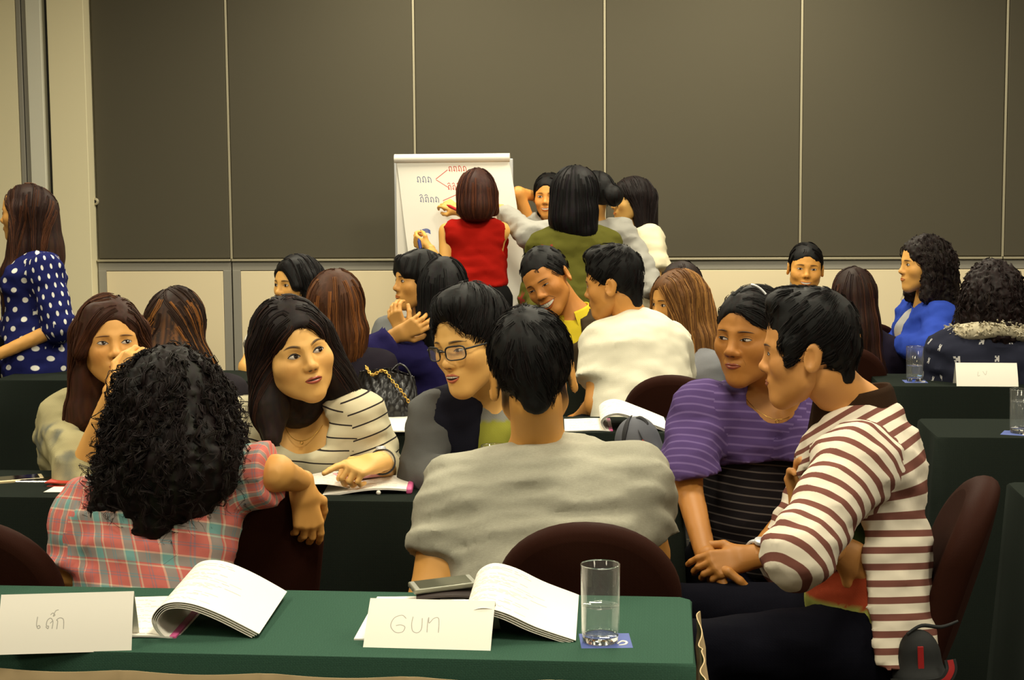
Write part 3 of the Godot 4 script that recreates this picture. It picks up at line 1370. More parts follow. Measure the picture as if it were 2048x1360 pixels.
func people_materials() -> void:
	FOLDS = FastNoiseLite.new()
	FOLDS.seed = 5
	FOLDS.frequency = 9.0
	FOLDS.fractal_octaves = 2
	FINE = FastNoiseLite.new()
	FINE.seed = 9
	FINE.frequency = 0.05
	FINE.fractal_octaves = 2
	for k in [["skin", 0.55], ["cloth", 0.92], ["hair", 0.62], ["eye", 0.12], ["lip", 0.35], ["feature", 0.5]]:
		var m := mat(k[0], 255, 255, 255, k[1])
		m.vertex_color_use_as_albedo = true
	M.cloth.metallic_specular = 0.2
	M.hair.metallic_specular = 0.34
	relief(M.cloth, weave_tex(), 0.03, 40.0)
	mat("strap_black", 28, 26, 28, 0.5)
	mat("gold", 212, 170, 84, 0.3, 0.9)
	var lens := mat("lens", 255, 255, 255, 0.03)
	lens.albedo_color.a = 0.08
	lens.transparency = BaseMaterial3D.TRANSPARENCY_ALPHA



# ---------- the room ----------
func make_materials() -> void:
	var weave := weave_tex()
	var fine := noise_tex(0.05, 256, 0.86, 1.0, 4, 3)
	tinted(relief(mat("wall_fabric", 98, 93, 79, 0.95), weave, 0.02, 60.0, true), fine)
	mat("seam", 176, 168, 142, 0.45, 0.3)
	mat("rail_grey", 150, 146, 134, 0.6)
	mat("cream", 240, 230, 192, 0.7)
	mat("wall_brown", 112, 92, 70, 0.8)
	mat("cream_panel", 242, 226, 188, 0.6)
	mat("cream_light", 226, 224, 206, 0.6)
	mat("dark_gap", 40, 38, 34, 0.9)
	mat("ceiling_white", 228, 224, 212, 0.9)
	mat("lamp_frame", 220, 220, 216, 0.5)
	var glow := mat("lamp_glow", 255, 245, 220, 0.5)
	glow.emission_enabled = true
	glow.emission = Color(1.0, 0.94, 0.78)
	glow.emission_energy_multiplier = 2.0
	var mark := Image.create(256, 256, false, Image.FORMAT_RGB8)
	mark.fill(Color(0.13, 0.11, 0.10))
	for k in 7:
		var o := Vector2(20 + (k * 83) % 200, 20 + (k * 147) % 210)
		stroke(mark, smooth_pts([o, o + Vector2(14, 6), o + Vector2(20, 18), o + Vector2(8, 26), o + Vector2(24, 36)]), 1.6, Color(0.48, 0.47, 0.30, 0.9))
	tinted(relief(mat("carpet", 255, 255, 255, 1.0), noise_tex(0.2, 256, 0, 1, 2, 8), 0.4, 3.0, true), ImageTexture.create_from_image(mark))
	M.carpet.uv1_triplanar = true
	var cloth := mat("green_cloth", 60, 92, 76, 0.95)
	tinted(relief(cloth, weave, 0.03, 45.0, true), noise_tex(0.03, 256, 0.8, 1.0, 4, 5))
	tinted(relief(mat("dark_cloth", 37, 43, 38, 0.95), weave, 0.03, 45.0, true), noise_tex(0.03, 256, 0.8, 1.0, 4, 5))
	relief(mat("skirt_cloth", 205, 180, 138, 0.6), noise_tex(0.02, 128, 0, 1, 2, 5), 0.1, 6.0, true)
	var brown := mat("chair_cloth", 46, 23, 16, 0.62)
	relief(brown, weave, 0.02, 45.0)
	brown.rim_enabled = true
	brown.rim = 0.12
	brown.rim_tint = 0.8
	for k in ["wall_fabric", "green_cloth", "dark_cloth", "chair_cloth", "skirt_cloth"]:
		M[k].metallic_specular = 0.15
	mat("chair_frame", 60, 46, 36, 0.4, 0.4)
	mat("table_wood", 120, 92, 66, 0.6)
	mat("table_leg", 50, 50, 52, 0.4, 0.7)
	mat("paper", 240, 235, 222, 0.8)
	mat("white_metal", 214, 216, 218, 0.35, 0.2)


func ceiling_lamp(x: float, z: float, energy: float) -> void:
	var t := thing("ceiling_lamp", "square white panel lamp let into the ceiling", "ceiling lamp", Vector3(x, CEILING, z), 0, "square ceiling lamps")
	obj("frame", box_mesh(Vector3(0.66, 0.03, 0.66), 0.004, Vector3(0, -0.012, 0)), M.lamp_frame, t)
	obj("diffuser", box_mesh(Vector3(0.6, 0.012, 0.6), 0.003, Vector3(0, -0.03, 0)), M.lamp_glow, t)
	var l := AreaLight3D.new()
	l.name = "lamp_light"
	l.area_size = Vector2(0.6, 0.6)
	l.light_color = LAMP_COLOR
	l.light_energy = energy
	l.shadow_enabled = true
	l.set("area_range", 14.0)
	l.position = Vector3(x, CEILING - 0.045, z)
	l.rotation.x = -PI / 2
	add_child(l)


func build_room() -> void:
	var x0 := -7.0
	var x1 := 5.2
	var z0 := -9.0
	var z1 := 4.0
	struct("floor", box_mesh(Vector3(x1 - x0 + 0.4, 0.2, z1 - z0 + 0.6), 0.01, Vector3((x0 + x1) / 2, -0.1, (z0 + z1) / 2)), M.carpet)
	struct("ceiling", box_mesh(Vector3(x1 - x0 + 0.4, 0.2, z1 - z0 + 0.6), 0.01, Vector3((x0 + x1) / 2, CEILING + 0.1, (z0 + z1) / 2)), M.ceiling_white)
	struct("wall_right", box_mesh(Vector3(0.2, CEILING, z1 - z0), 0.01, Vector3(x1 + 0.1, CEILING / 2, (z0 + z1) / 2)), M.wall_brown)
	struct("wall_front", box_mesh(Vector3(x1 - x0, CEILING, 0.2), 0.01, Vector3((x0 + x1) / 2, CEILING / 2, z1 + 0.1)), M.wall_brown)
	struct("wall_left", box_mesh(Vector3(0.2, CEILING, z1 - z0), 0.01, Vector3(x0 - 0.1, CEILING / 2, (z0 + z1) / 2)), M.cream)
	# the folding partition: every leaf a frame with a fabric panel above and a cream one below
	var wall := struct("wall_back", box_mesh(Vector3(x1 - x0, CEILING, 0.16), 0.004, Vector3((x0 + x1) / 2, CEILING / 2, z0 - 0.14)), M.rail_grey)
	var seams := [-3.282, -2.487, -1.412, -0.338, 0.745, 1.846, 2.94, 4.03, 5.2]
	for i in seams.size() - 1:
		var a: float = seams[i]
		var b: float = seams[i + 1]
		var w := b - a
		var c := (a + b) / 2
		obj("fabric_panel", box_mesh(Vector3(w - 0.014, CEILING - 1.062, 0.045), 0.008, Vector3(c, (CEILING + 1.062) / 2, z0 - 0.04)), M.wall_fabric, wall)
		obj("seam_strip", box_mesh(Vector3(0.013, CEILING - 1.06, 0.03), 0.003, Vector3(b, (CEILING + 1.06) / 2, z0 - 0.03)), M.seam, wall)
		obj("rail_strip", box_mesh(Vector3(w - 0.006, 0.013, 0.06), 0.003, Vector3(c, 1.053, z0 - 0.03)), M.seam, wall)
		obj("rail", box_mesh(Vector3(w - 0.006, 0.05, 0.045), 0.003, Vector3(c, 1.018, z0 - 0.04)), M.rail_grey, wall)
		obj("lower_panel", box_mesh(Vector3(w - 0.104, 0.90, 0.03), 0.003, Vector3(c, 0.54, z0 - 0.03)), M.cream_panel, wall)
		for s in [-1.0, 1.0]:
			obj("stile", box_mesh(Vector3(0.047, 0.99, 0.04), 0.003, Vector3(c + s * (w / 2 - 0.0275), 0.50, z0 - 0.035)), M.rail_grey, wall)
	# lock in the first panel
	var lock := mb()
	lathe(lock, [Vector2(0.0, 0.008), Vector2(0.009, 0.008), Vector2(0.0095, 0.012), Vector2(0.019, 0.012), Vector2(0.022, 0.009), Vector2(0.022, 0.0)], 24, Vector3(-3.282, 1.395, -9.018), Basis(Vector3.RIGHT, PI / 2))
	obj("lock_ring", lock.commit(), M.seam, wall)
	var hole := mb()
	lathe(hole, [Vector2(0.0, 0.0095), Vector2(0.009, 0.0095), Vector2(0.009, 0.0)], 20, Vector3(-3.282, 1.395, -9.018), Basis(Vector3.RIGHT, PI / 2))
	obj("keyhole", hole.commit(), M.dark_gap, wall)
	# the left end: a cream pilaster, a dark gap, and the next stretch of panelling
	struct("trim_1", box_mesh(Vector3(0.215, CEILING, 0.14), 0.004, Vector3(-3.393, CEILING / 2, z0 - 0.0)), M.cream)
	struct("trim_2", box_mesh(Vector3(0.035, CEILING, 0.03), 0.003, Vector3(-3.517, CEILING / 2, z0 + 0.0)), M.dark_gap)
	struct("trim_3", box_mesh(Vector3(0.087, CEILING, 0.10), 0.004, Vector3(-3.578, CEILING / 2, z0 + 0.03)), M.cream_light)
	var post := struct("trim_4", box_mesh(Vector3(0.03, CEILING, 0.07), 0.004, Vector3(-3.637, CEILING / 2, z0 + 0.03)), M.rail_grey)
	obj("edge", box_mesh(Vector3(0.028, CEILING, 0.085), 0.004, Vector3(-3.668, CEILING / 2, z0 + 0.03)), M.rail_grey, post)
	obj("groove", box_mesh(Vector3(0.004, CEILING, 0.075), 0.001, Vector3(-3.653, CEILING / 2, z0 + 0.03)), M.dark_gap, post)
	struct("trim_5", box_mesh(Vector3(3.3, CEILING, 0.12), 0.004, Vector3(-5.335, CEILING / 2, z0 + 0.01)), M.cream)


# ---------- tables and chairs ----------
func cloth_table(x0: float, x1: float, z0: float, z1: float, label: String, skirted := false, under := "") -> void:
	# z0 is the edge nearest the camera
	var h := 0.74
	var c := Vector3((x0 + x1) / 2, 0, (z0 + z1) / 2)
	var w := x1 - x0
	var d := z0 - z1
	var t := thing("training_table", "narrow table under the " + under, "table", c, 0)
	obj("tabletop", box_mesh(Vector3(w - 0.03, 0.025, d - 0.03), 0.004, Vector3(0, h - 0.018, 0)), M.table_wood, t)
	for sx: float in [-1.0, 1.0]:
		for sz: float in [-1.0, 1.0]:
			obj("leg", box_mesh(Vector3(0.03, h - 0.03, 0.03), 0.004, Vector3(sx * (w / 2 - 0.07), (h - 0.03) / 2, sz * (d / 2 - 0.05))), M.table_leg, t)
	# the cloth: top and four sides in one skin, softly pleated towards the floor
	var cl := thing("tablecloth", label, "tablecloth", c, 0)
	var drop := 0.025 if skirted else h - 0.012
	var st := mb()
	var n := 12
	var ring := func(y: float, k: float, out: float) -> Array:
		var r := 0.012
		var pts := []
		var per := int((w + d) * 2.0 / 0.035)
		for i in per:
			var s := float(i) / per * 2.0 * (w + d)
			var p := Vector3.ZERO
			var nn := Vector3.ZERO
			if s < w:
				p = Vector3(-w / 2 + s, 0, d / 2)
				nn = Vector3(0, 0, 1)
			elif s < w + d:
				p = Vector3(w / 2, 0, d / 2 - (s - w))
				nn = Vector3(1, 0, 0)
			elif s < 2 * w + d:
				p = Vector3(w / 2 - (s - w - d), 0, -d / 2)
				nn = Vector3(0, 0, -1)
			else:
				p = Vector3(-w / 2, 0, -d / 2 + (s - 2 * w - d))
				nn = Vector3(-1, 0, 0)
			# corners flare out and make a fold
			var cx := w / 2 - absf(p.x)
			var cz := d / 2 - absf(p.z)
			var fl := exp(-(cx + cz) / 0.07)
			p += Vector3(signf(p.x), 0, signf(p.z)) * fl * out * 0.6
			p += nn * (out * 0.12 + k * (sin(s * 23.0 + p.x * 7.0) * 0.006 + sin(s * 9.1) * 0.008))
			p.y = y
			var inset := r * k
			pts.append(p)
		return pts
	var rows := [[h + 0.002, 0.0, -0.006], [h - 0.004, 0.0, 0.002], [h - drop * 0.25, 0.5 if not skirted else 0.05, 0.02], [h - drop * 0.6, 0.8, 0.05], [h - drop, 1.0, 0.08]]
	if skirted:
		rows = [[h + 0.002, 0.0, -0.004], [h - 0.003, 0.0, 0.003], [h - 0.07, 0.0, 0.003]]
	var R := []
	for q in rows:
		R.append(ring.call(q[0], q[1], q[2]))
	var per: int = R[0].size()
	for j in R.size() - 1:
		for i in per:
			var i2 := (i + 1) % per
			for q in [R[j][i], R[j][i2], R[j + 1][i2], R[j][i], R[j + 1][i2], R[j + 1][i]]:
				st.set_smooth_group(0)
				st.add_vertex(q)
	for i in per:
		for q in [Vector3(0, h + 0.002, 0), R[0][(i + 1) % per], R[0][i]]:
			st.set_smooth_group(1)
			st.add_vertex(q)
	st.index()
	st.generate_normals()
	obj("cloth", st.commit(), M.green_cloth if skirted else M.dark_cloth, cl)
	if skirted:
		var sk := thing("table_skirt", "beige gathered skirt hanging round the nearest green table", "table skirt", c, 0)
		var s2 := mb()
		var runs := [[Vector3(-w / 2, 0, d / 2 + 0.006), Vector3(w / 2 + 0.004, 0, d / 2 + 0.006), Vector3(0, 0, 1)], [Vector3(w / 2 + 0.006, 0, d / 2 + 0.006), Vector3(w / 2 + 0.006, 0, -d / 2), Vector3(1, 0, 0)]]
		for run in runs:
			var L: float = run[0].distance_to(run[1])
			var m := int(L / 0.006)
			var f := func(u: float, v: float) -> Vector3:
				var s := u * L
				var bay := fposmod(s + 0.055, 0.2335) / 0.2335
				var sag := sin(bay * PI)
				var fold := exp(-minf(bay, 1.0 - bay) * 30.0)
				var y: float = lerpf(h - 0.024 - 0.006 * sag, 0.02, v)
				var side: bool = run[2].x > 0.5
				var amp := 0.004 + 0.022 * v if not side else 0.012 + 0.05 * v
				var o := 0.004 + amp * (0.5 + 0.5 * sin(s * 48.0 + 1.7 * sin(s * 11.0))) * smoothstep(0.0, 0.25, v + (0.15 if side else 0.0)) + 0.006 * fold + 0.004 * sin(v * 60.0) * exp(-v * 12.0)
				return run[0].lerp(run[1], u) + run[2] * o + Vector3(0, y, 0)
			obj("gathered_panel", sheet(f, m, 24, 0.002), M.skirt_cloth, sk)


func make_chair(label: String, at: Vector3, turn: float) -> Node3D:
	# banquet chair in a stretch cover: round-topped back, padded seat, four legs; faces -z at turn 0
	var t := thing("banquet_chair", label, "chair", at, turn, "banquet chairs in brown covers")
	var back := func(u: float, v: float) -> Vector3:
		var a := PI * 2.0 * u
		# outline of the back: straight sides, half-round top
		var wd := 0.18
		var y := 0.0
		var x := 0.0
		var top := 0.86
		var bottom := 0.40
		var k := cos(a)
		var q := sin(a)
		x = wd * signf(k) * pow(absf(k), 0.95)
		y = (lerpf(0.70, top, q) if q > 0.0 else lerpf(0.70, bottom, pow(-q, 0.5)))
		if q < 0.0:
			x = wd * signf(k) * pow(absf(k), 0.15)
		var ph := (v - 0.5) * PI
		var inset := 1.0 - 0.13 * (1.0 - cos(ph))
		var z := 0.035 * sin(ph)
		var yc := 0.62
		var p := Vector3(x * inset, yc + (y - yc) * inset, z)
		p.z += 0.13 * (p.y - 0.44) / 0.42 + 0.20 - 0.9 * p.x * p.x
		return p
	var rim := sheet(back, 48, 8, 0.0)
	var st := mb()
	st.append_from(rim, 0, Transform3D())
	# close front and back faces
	for v in [0.0, 1.0]:
		var centre := Vector3.ZERO
		for i in 48:
			centre += back.call(i / 48.0, v) / 48.0
		centre.z = (0.03 if v > 0.5 else -0.03) + 0.2 + 0.06
		for ring in 4:
			for i in 48:
				var P := []
				for q in [[i, ring], [i + 1, ring], [i + 1, ring + 1], [i, ring + 1]]:
					var e: Vector3 = back.call(q[0] / 48.0, v)
					var p := e.lerp(Vector3(0, 0.62, 0), q[1] / 4.0)
					var zz := 0.13 * (p.y - 0.44) / 0.42 + 0.20 - 0.9 * p.x * p.x
					var s := -1.0 if v < 0.5 else 1.0
					p.z = zz + s * (0.035 + 0.012 * (1.0 - pow(1.0 - q[1] / 4.0, 2.0)))
					P.append(p)
				var nn := Vector3(0, -0.25, 1.0).normalized() * (-1.0 if v < 0.5 else 1.0)
				quad(st, P[0], P[1], P[2], P[3], nn, nn, nn, nn)
	obj("backrest", st.commit(), M.chair_cloth, t)
	var s := mb()
	box(s, Vector3(0, 0.435, -0.02), Vector3(0.43, 0.085, 0.43), 0.04, Basis(), 4)
	obj("seat", s.commit(), M.chair_cloth, t)
	for sx: float in [-1.0, 1.0]:
		for sz: float in [-1.0, 1.0]:
			var l := mb()
			tube(l, [Vector3(sx * 0.18, 0.41, sz * 0.17), Vector3(sx * 0.195, 0.2, sz * 0.19), Vector3(sx * 0.205, 0.0, sz * 0.2)], [0.03, 0.022, 0.016], 10)
			obj("leg", l.commit(), M.chair_cloth, t)
	return t


func chair_at(label: String, top: Vector3, turn := 0.0) -> void:
	# top: the middle of the top edge of its back
	var d := Vector3(0, 0, 0.33).rotated(Vector3.UP, deg_to_rad(turn))
	make_chair(label, Vector3(top.x - d.x, 0, top.z - d.z), turn)


func build_furniture() -> void:
	cloth_table(-1.75, 0.047, -2.463, -2.87, "bright green cloth on the nearest table with the beige skirt", true, "bright green cloth with the beige skirt")
	cloth_table(-1.85, 0.04, -3.70, -4.06, "dark green floor-length cloth on the second table from the camera", false, "second dark cloth from the camera")
	cloth_table(-1.85, 0.01, -4.76, -5.09, "dark green cloth on the table right behind the person with glasses", false, "dark cloth behind the person with glasses")
	cloth_table(-2.6, 0.0, -5.95, -6.3, "dark green cloth on the farthest table of the left block", false, "farthest dark cloth of the left block")
	cloth_table(0.845, 2.4, -3.66, -4.03, "dark green cloth on the table corner just showing at the right edge", false, "cloth whose corner shows at the right edge")
	cloth_table(0.79, 2.5, -4.72, -5.095, "dark green floor-length cloth under the glass at the right edge", false, "cloth with the glass at the right edge")
	cloth_table(0.785, 2.6, -5.885, -6.265, "dark green floor-length cloth under the blank name card at the right", false, "cloth with the blank name card at the right")
	cloth_table(0.80, 2.7, -6.93, -7.29, "dark green cloth on the table where the person in blue leans", false, "cloth on which the person in blue leans")
	chair_at("brown covered chair behind the person in the grey T-shirt, nearest its back", Vector3(-0.1475, 0.8907, -2.954))
	chair_at("brown covered chair over whose back the curly-haired person hangs an arm", Vector3(-0.8746, 0.8684, -3.305), 32)
	chair_at("brown covered chair cut by the left edge of the picture", Vector3(-1.363, 0.9415, -2.922))
	chair_at("brown covered chair seen from the side under the person in the striped polo", Vector3(0.6861, 0.8796, -3.457), 84)
	chair_at("brown covered chair behind the person in the white polo shirt", Vector3(0.0237, 0.8821, -5.241), -8)
	chair_at("brown covered chair beside the person with very long dark hair", Vector3(0.9019, 1.01, -7.155), 14)
	chair_at("brown covered chair half hidden behind the striped polo's head", Vector3(0.682, 0.8642, -6.161), 4)
	chair_at("brown covered chair behind the person in the blue cardigan", Vector3(1.306, 1.017, -7.448), 20)



# ---------- things on the tables ----------
func page_picture(seed_: int, dense := 1.0) -> ImageTexture:
	# a printed page: a heading block, ruled table rows, short lines of grey type
	var im := Image.create(256, 360, false, Image.FORMAT_RGB8)
	im.fill(Color(0.945, 0.925, 0.875))
	var r := RandomNumberGenerator.new()
	r.seed = seed_
	var y := 30
	while y < 330:
		var block := r.randi_range(2, 5)
		for k in block:
			var x := 28
			var stop := r.randi_range(150, 228)
			while x < stop:
				var w := r.randi_range(5, 20)
				if r.randf() < dense:
					var g := r.randf_range(0.55, 0.74)
					im.fill_rect(Rect2i(x, y, w, 3), Color(g, g * 0.95, g * 0.88))
				x += w + 4
			y += 8
		y += r.randi_range(8, 24)
	return ImageTexture.create_from_image(im)


func paper_mat(key: String, tex: Texture2D) -> StandardMaterial3D:
	var m := mat(key, 255, 255, 255, 0.8)
	m.albedo_texture = tex
	return m


func tent_card(label: String, a: Vector3, b: Vector3, h: float, dx: float, tex: Texture2D, group := "") -> void:
	# a folded name card: a and b are the ends of the lower front edge
	var at := (a + b) / 2
	var t := thing("name_card", label, "name card", at, 0, group)
	var x := (b - a) / 2
	var back := Vector3.UP.cross(b - a).normalized()
	var up := Vector3.UP
	if tex != null:
		paper_mat("card_" + label, tex)
	var front := func(u: float, v: float) -> Vector3: return x * (2.0 * u - 1.0) + (back * dx + up * h) * (1.0 - v) + up * 0.001 + (back * -0.0025) * sin(v * PI)
	var rear := func(u: float, v: float) -> Vector3: return x * (1.0 - 2.0 * u) + back * dx + up * (h + 0.0006) + (back * dx - up * h) * v * 0.99 + back * 0.002 * sin(v * PI)
	obj("front_panel", sheet(front, 8, 8, 0.0007), M["card_" + label] if tex != null else M.paper, t)
	obj("rear_panel", sheet(rear, 8, 8, 0.0007), M.paper, t)


func booklet(label: String, at: Vector3, turn: float, w: float, d: float, curve: Array, left_w: float, lo: int, leaves := 4, cover := true) -> void:
	# an open booklet: a flat side to the left of the spine and a curled stack to its right; «at» is the near end of the spine
	var t := thing("booklet", label, "booklet", at, turn)
	var pts := smooth_pts(curve, 8)
	if cover:
		obj("spine", box_mesh(Vector3(0.012, 0.006, d), 0.002, Vector3(0, 0.0032, -d / 2)), M.pink, t)
	obj("flat_page", sheet(func(u, v): return Vector3(-left_w * (1.0 - u), 0.003 + 0.004 * sin(u * PI) * u, -d + d * v), 12, 6, 0.003), M["page_%d" % (lo % 3)], t)
	for k in leaves:
		var s := 1.0 - 0.035 * k
		var inset := 0.0035 * k
		var f := func(u: float, v: float) -> Vector3:
			var q: float = u * (pts.size() - 1)
			var i := mini(int(q), pts.size() - 2)
			var p: Vector2 = pts[i].lerp(pts[i + 1], q - i)
			var c := Vector2(0.05, 0.0)
			p = p.lerp(c, 0.07 * k * (1.0 - u))
			return Vector3(p.x - 0.004 * k * u, maxf(p.y - inset * (0.25 + u * 0.35) , 0.0015) + (1.0 - v) * 0.010 * sin(u * 2.6) , -d + d * v)
		obj("page", sheet(f, 40, 8, 0.0009), M["page_%d" % ((lo + 1) % 3)] if k == 0 else M.paper, t)


func drinking_glass(label: String, at: Vector3, water: float, group := "drinking glasses") -> void:
	var t := thing("drinking_glass", label, "glass", at, 0, group)
	var st := mb()
	var h := 0.130
	lathe(st, [Vector2(0.0295, 0.003), Vector2(0.031, 0.02), Vector2(0.0325, h - 0.001), Vector2(0.0322, h), Vector2(0.0312, h - 0.001), Vector2(0.0298, 0.02), Vector2(0.0285, 0.0145), Vector2(0.026, 0.013)], 48)
	obj("tumbler", st.commit(), M.glass_wall, t)
	var rim := mb()
	var ring := []
	for k in 49:
		ring.append(Vector3(cos(TAU * k / 48.0) * 0.0319, h, sin(TAU * k / 48.0) * 0.0319))
	tube(rim, ring, ring.map(func(_x): return 0.0009), 8, false)
	obj("rim", rim.commit(), M.glass, t)
	var base := mb()
	lathe(base, [Vector2(0, 0.0), Vector2(0.026, 0.0), Vector2(0.0292, 0.003), Vector2(0.0294, 0.012), Vector2(0.028, 0.0128), Vector2(0, 0.0128)], 48)
	obj("base", base.commit(), M.glass, t)
	var wt := mb()
	lathe(wt, [Vector2(0.0280, 0.0150), Vector2(0.0294, 0.021), Vector2(0.0300, water), Vector2(0.0290, water - 0.0006), Vector2(0, water - 0.0006)], 48)
	obj("water", wt.commit(), M.water, t)


func coaster(label: String, at: Vector3, turn: float) -> void:
	var t := thing("coaster", label, "coaster", at, turn, "blue and white coasters")
	obj("board", box_mesh(Vector3(0.094, 0.0018, 0.094), 0.0008, Vector3(0, 0.0009, 0)), M.paper, t)
	obj("printed_face", box_mesh(Vector3(0.084, 0.0006, 0.084), 0.0002, Vector3(0, 0.0020, 0)), M.coaster_blue, t)
	var st := mb()
	tube(st, smooth_pts([Vector3(0.018, 0.0024, 0.020), Vector3(0.026, 0.0024, 0.006), Vector3(0.034, 0.0024, 0.012), Vector3(0.030, 0.0024, 0.024), Vector3(0.020, 0.0024, 0.027)], 4), smooth_pts([0.0012, 0.0018, 0.0022, 0.0018, 0.001], 4), 6)
	obj("emblem", st.commit(), M.paper, t)


func phone(label: String, at: Vector3, turn: float, size: Vector3, body: Material, tilt := 0.0, screen: Material = null) -> void:
	var t := thing("mobile_phone", label, "phone", at, turn)
	t.rotation.x = deg_to_rad(tilt)
	obj("case", box_mesh(size, 0.0032, Vector3(0, size.y / 2, 0)), body, t)
	obj("screen", box_mesh(Vector3(size.x - 0.008, 0.0008, size.z - 0.022), 0.0003, Vector3(0, size.y + 0.0002, 0)), M.screen if screen == null else screen, t)
	var st := mb()
	box(st, Vector3(-size.x * 0.16, size.y / 2, size.z / 2), Vector3(0.009, 0.003, 0.0012), 0.0005)
	obj("port", st.commit(), M.dark_gap, t)
	var j := mb()
	lathe(j, [Vector2(0, 0.0007), Vector2(0.0018, 0.0007), Vector2(0.0018, 0)], 12, Vector3(size.x * 0.26, size.y / 2, size.z / 2), Basis(Vector3.RIGHT, PI / 2))
	obj("jack", j.commit(), M.dark_gap, t)


func flat_sheet(called: String, label: String, category: String, c: Array, material: Material, thick := 0.001, lift := 0.0) -> void:
	# a loose sheet: its four corners in order
	var at: Vector3 = (c[0] + c[1] + c[2] + c[3]) / 4.0
	var o := obj(called, sheet(func(u, v): return c[0].lerp(c[1], u).lerp(c[3].lerp(c[2], u), v) - at + Vector3(0, thick + 0.001 + lift * sin(u * PI), 0), 8, 8, thick), material)
	o.position = at
	tag(o, label, category)


func build_props() -> void:
	mat("pink", 214, 96, 150, 0.5)
	mat("coaster_blue", 76, 92, 158, 0.7)
	mat("screen", 14, 15, 17, 0.06)
	mat("silver_phone", 128, 128, 112, 0.25, 0.35)
	mat("mirror_screen", 104, 106, 88, 0.10, 0.6)
	mat("wallet_leather", 42, 30, 28, 0.55)
	mat("pink_phone", 236, 176, 184, 0.4)
	mat("gold_phone", 226, 206, 160, 0.3, 0.3)
	mat("red_case", 196, 58, 40, 0.55)
	mat("chrome", 220, 220, 215, 0.15, 0.9)
	mat("pen_blue", 70, 130, 190, 0.4)
	mat("pen_orange", 214, 130, 70, 0.4)
	mat("scissor_yellow", 214, 160, 40, 0.4)
	mat("marker_red", 186, 28, 26, 0.4)
	mat("marker_blue", 30, 52, 140, 0.4)
	mat("black_leather", 22, 20, 21, 0.32)
	mat("pack_grey", 96, 98, 106, 0.8)
	mat("pack_dark", 36, 36, 40, 0.7)
	mat("pack_orange", 200, 74, 54, 0.75)
	mat("strap_red", 158, 22, 22, 0.7)
	mat("bag_black", 24, 26, 26, 0.75)
	if not M.has("gold"):
		mat("gold", 212, 170, 84, 0.3, 0.9)
	var g := mat("glass", 255, 255, 255, 0.0)
	g.albedo_color = Color(0.97, 0.99, 0.98, 0.0)
	g.refraction_enabled = true
	g.refraction_scale = 0.05
	var gw := mat("glass_wall", 250, 255, 252, 0.02)
	gw.albedo_color.a = 0.02
	gw.transparency = BaseMaterial3D.TRANSPARENCY_ALPHA
	var w := mat("water", 244, 255, 252, 0.02)
	w.albedo_color.a = 0.04
	w.transparency = BaseMaterial3D.TRANSPARENCY_ALPHA
	for k in 3:
		paper_mat("page_%d" % k, page_picture(11 + k, 0.9 if k == 1 else 0.5))

	# name cards, handwriting in faint pencil
	var ink := Color(0.66, 0.64, 0.60, 0.65)
	var im := Image.create(512, 240, false, Image.FORMAT_RGB8)
	im.fill(Color(0.94, 0.92, 0.87))
	stroke(im, smooth_pts([Vector2(158, 92), Vector2(140, 78), Vector2(110, 92), Vector2(100, 130), Vector2(122, 160), Vector2(150, 158), Vector2(158, 134), Vector2(140, 124), Vector2(122, 128)]), 1.6, ink)
	stroke(im, smooth_pts([Vector2(186, 84), Vector2(184, 120), Vector2(192, 152), Vector2(212, 160), Vector2(226, 140), Vector2(224, 90)]), 1.6, ink)
	stroke(im, smooth_pts([Vector2(250, 156), Vector2(248, 110), Vector2(250, 86), Vector2(254, 112), Vector2(270, 90), Vector2(288, 86), Vector2(294, 110), Vector2(296, 156)]), 1.6, ink)
	tent_card("white folded name card reading Gun in faint pencil", Vector3(-0.491, 0.74, -2.517), Vector3(-0.2808, 0.74, -2.512), 0.066, 0.064, ImageTexture.create_from_image(im), "folded white name cards")
	im = Image.create(512, 240, false, Image.FORMAT_RGB8)
	im.fill(Color(0.94, 0.92, 0.87))
	stroke(im, smooth_pts([Vector2(146, 92), Vector2(144, 122), Vector2(150, 138), Vector2(158, 134), Vector2(154, 126), Vector2(148, 130)]), 1.5, ink)
	stroke(im, smooth_pts([Vector2(180, 132), Vector2(188, 140), Vector2(190, 130), Vector2(182, 128), Vector2(184, 108), Vector2(196, 98), Vector2(206, 112), Vector2(204, 140)]), 1.5, ink)
	stroke(im, smooth_pts([Vector2(196, 118), Vector2(204, 110)]), 1.5, ink)
	stroke(im, smooth_pts([Vector2(222, 142), Vector2(224, 112), Vector2(220, 106), Vector2(232, 98), Vector2(246, 106), Vector2(248, 142)]), 1.5, ink)
	stroke(im, smooth_pts([Vector2(196, 84), Vector2(204, 78), Vector2(212, 86), Vector2(206, 90), Vector2(214, 70), Vector2(224, 66)]), 1.4, ink)
	tent_card("white folded name card with a short faint pencilled word at the lower left", Vector3(-1.077, 0.74, -2.437), Vector3(-0.8654, 0.74, -2.474), 0.088, 0.044, ImageTexture.create_from_image(im), "folded white name cards")
	im = Image.create(256, 96, false, Image.FORMAT_RGB8)
	im.fill(Color(0.94, 0.92, 0.87))
	stroke(im, smooth_pts([Vector2(92, 36), Vector2(90, 52), Vector2(98, 50)]), 0.8, Color(0.7, 0.68, 0.62, 0.5))
	stroke(im, smooth_pts([Vector2(112, 34), Vector2(122, 48), Vector2(128, 32)]), 0.8, Color(0.7, 0.68, 0.62, 0.5))
	tent_card("blank-looking folded white name card on the far right table", Vector3(1.054, 0.74, -5.894), Vector3(1.272, 0.74, -5.888), 0.082, 0.045, ImageTexture.create_from_image(im), "folded white name cards")

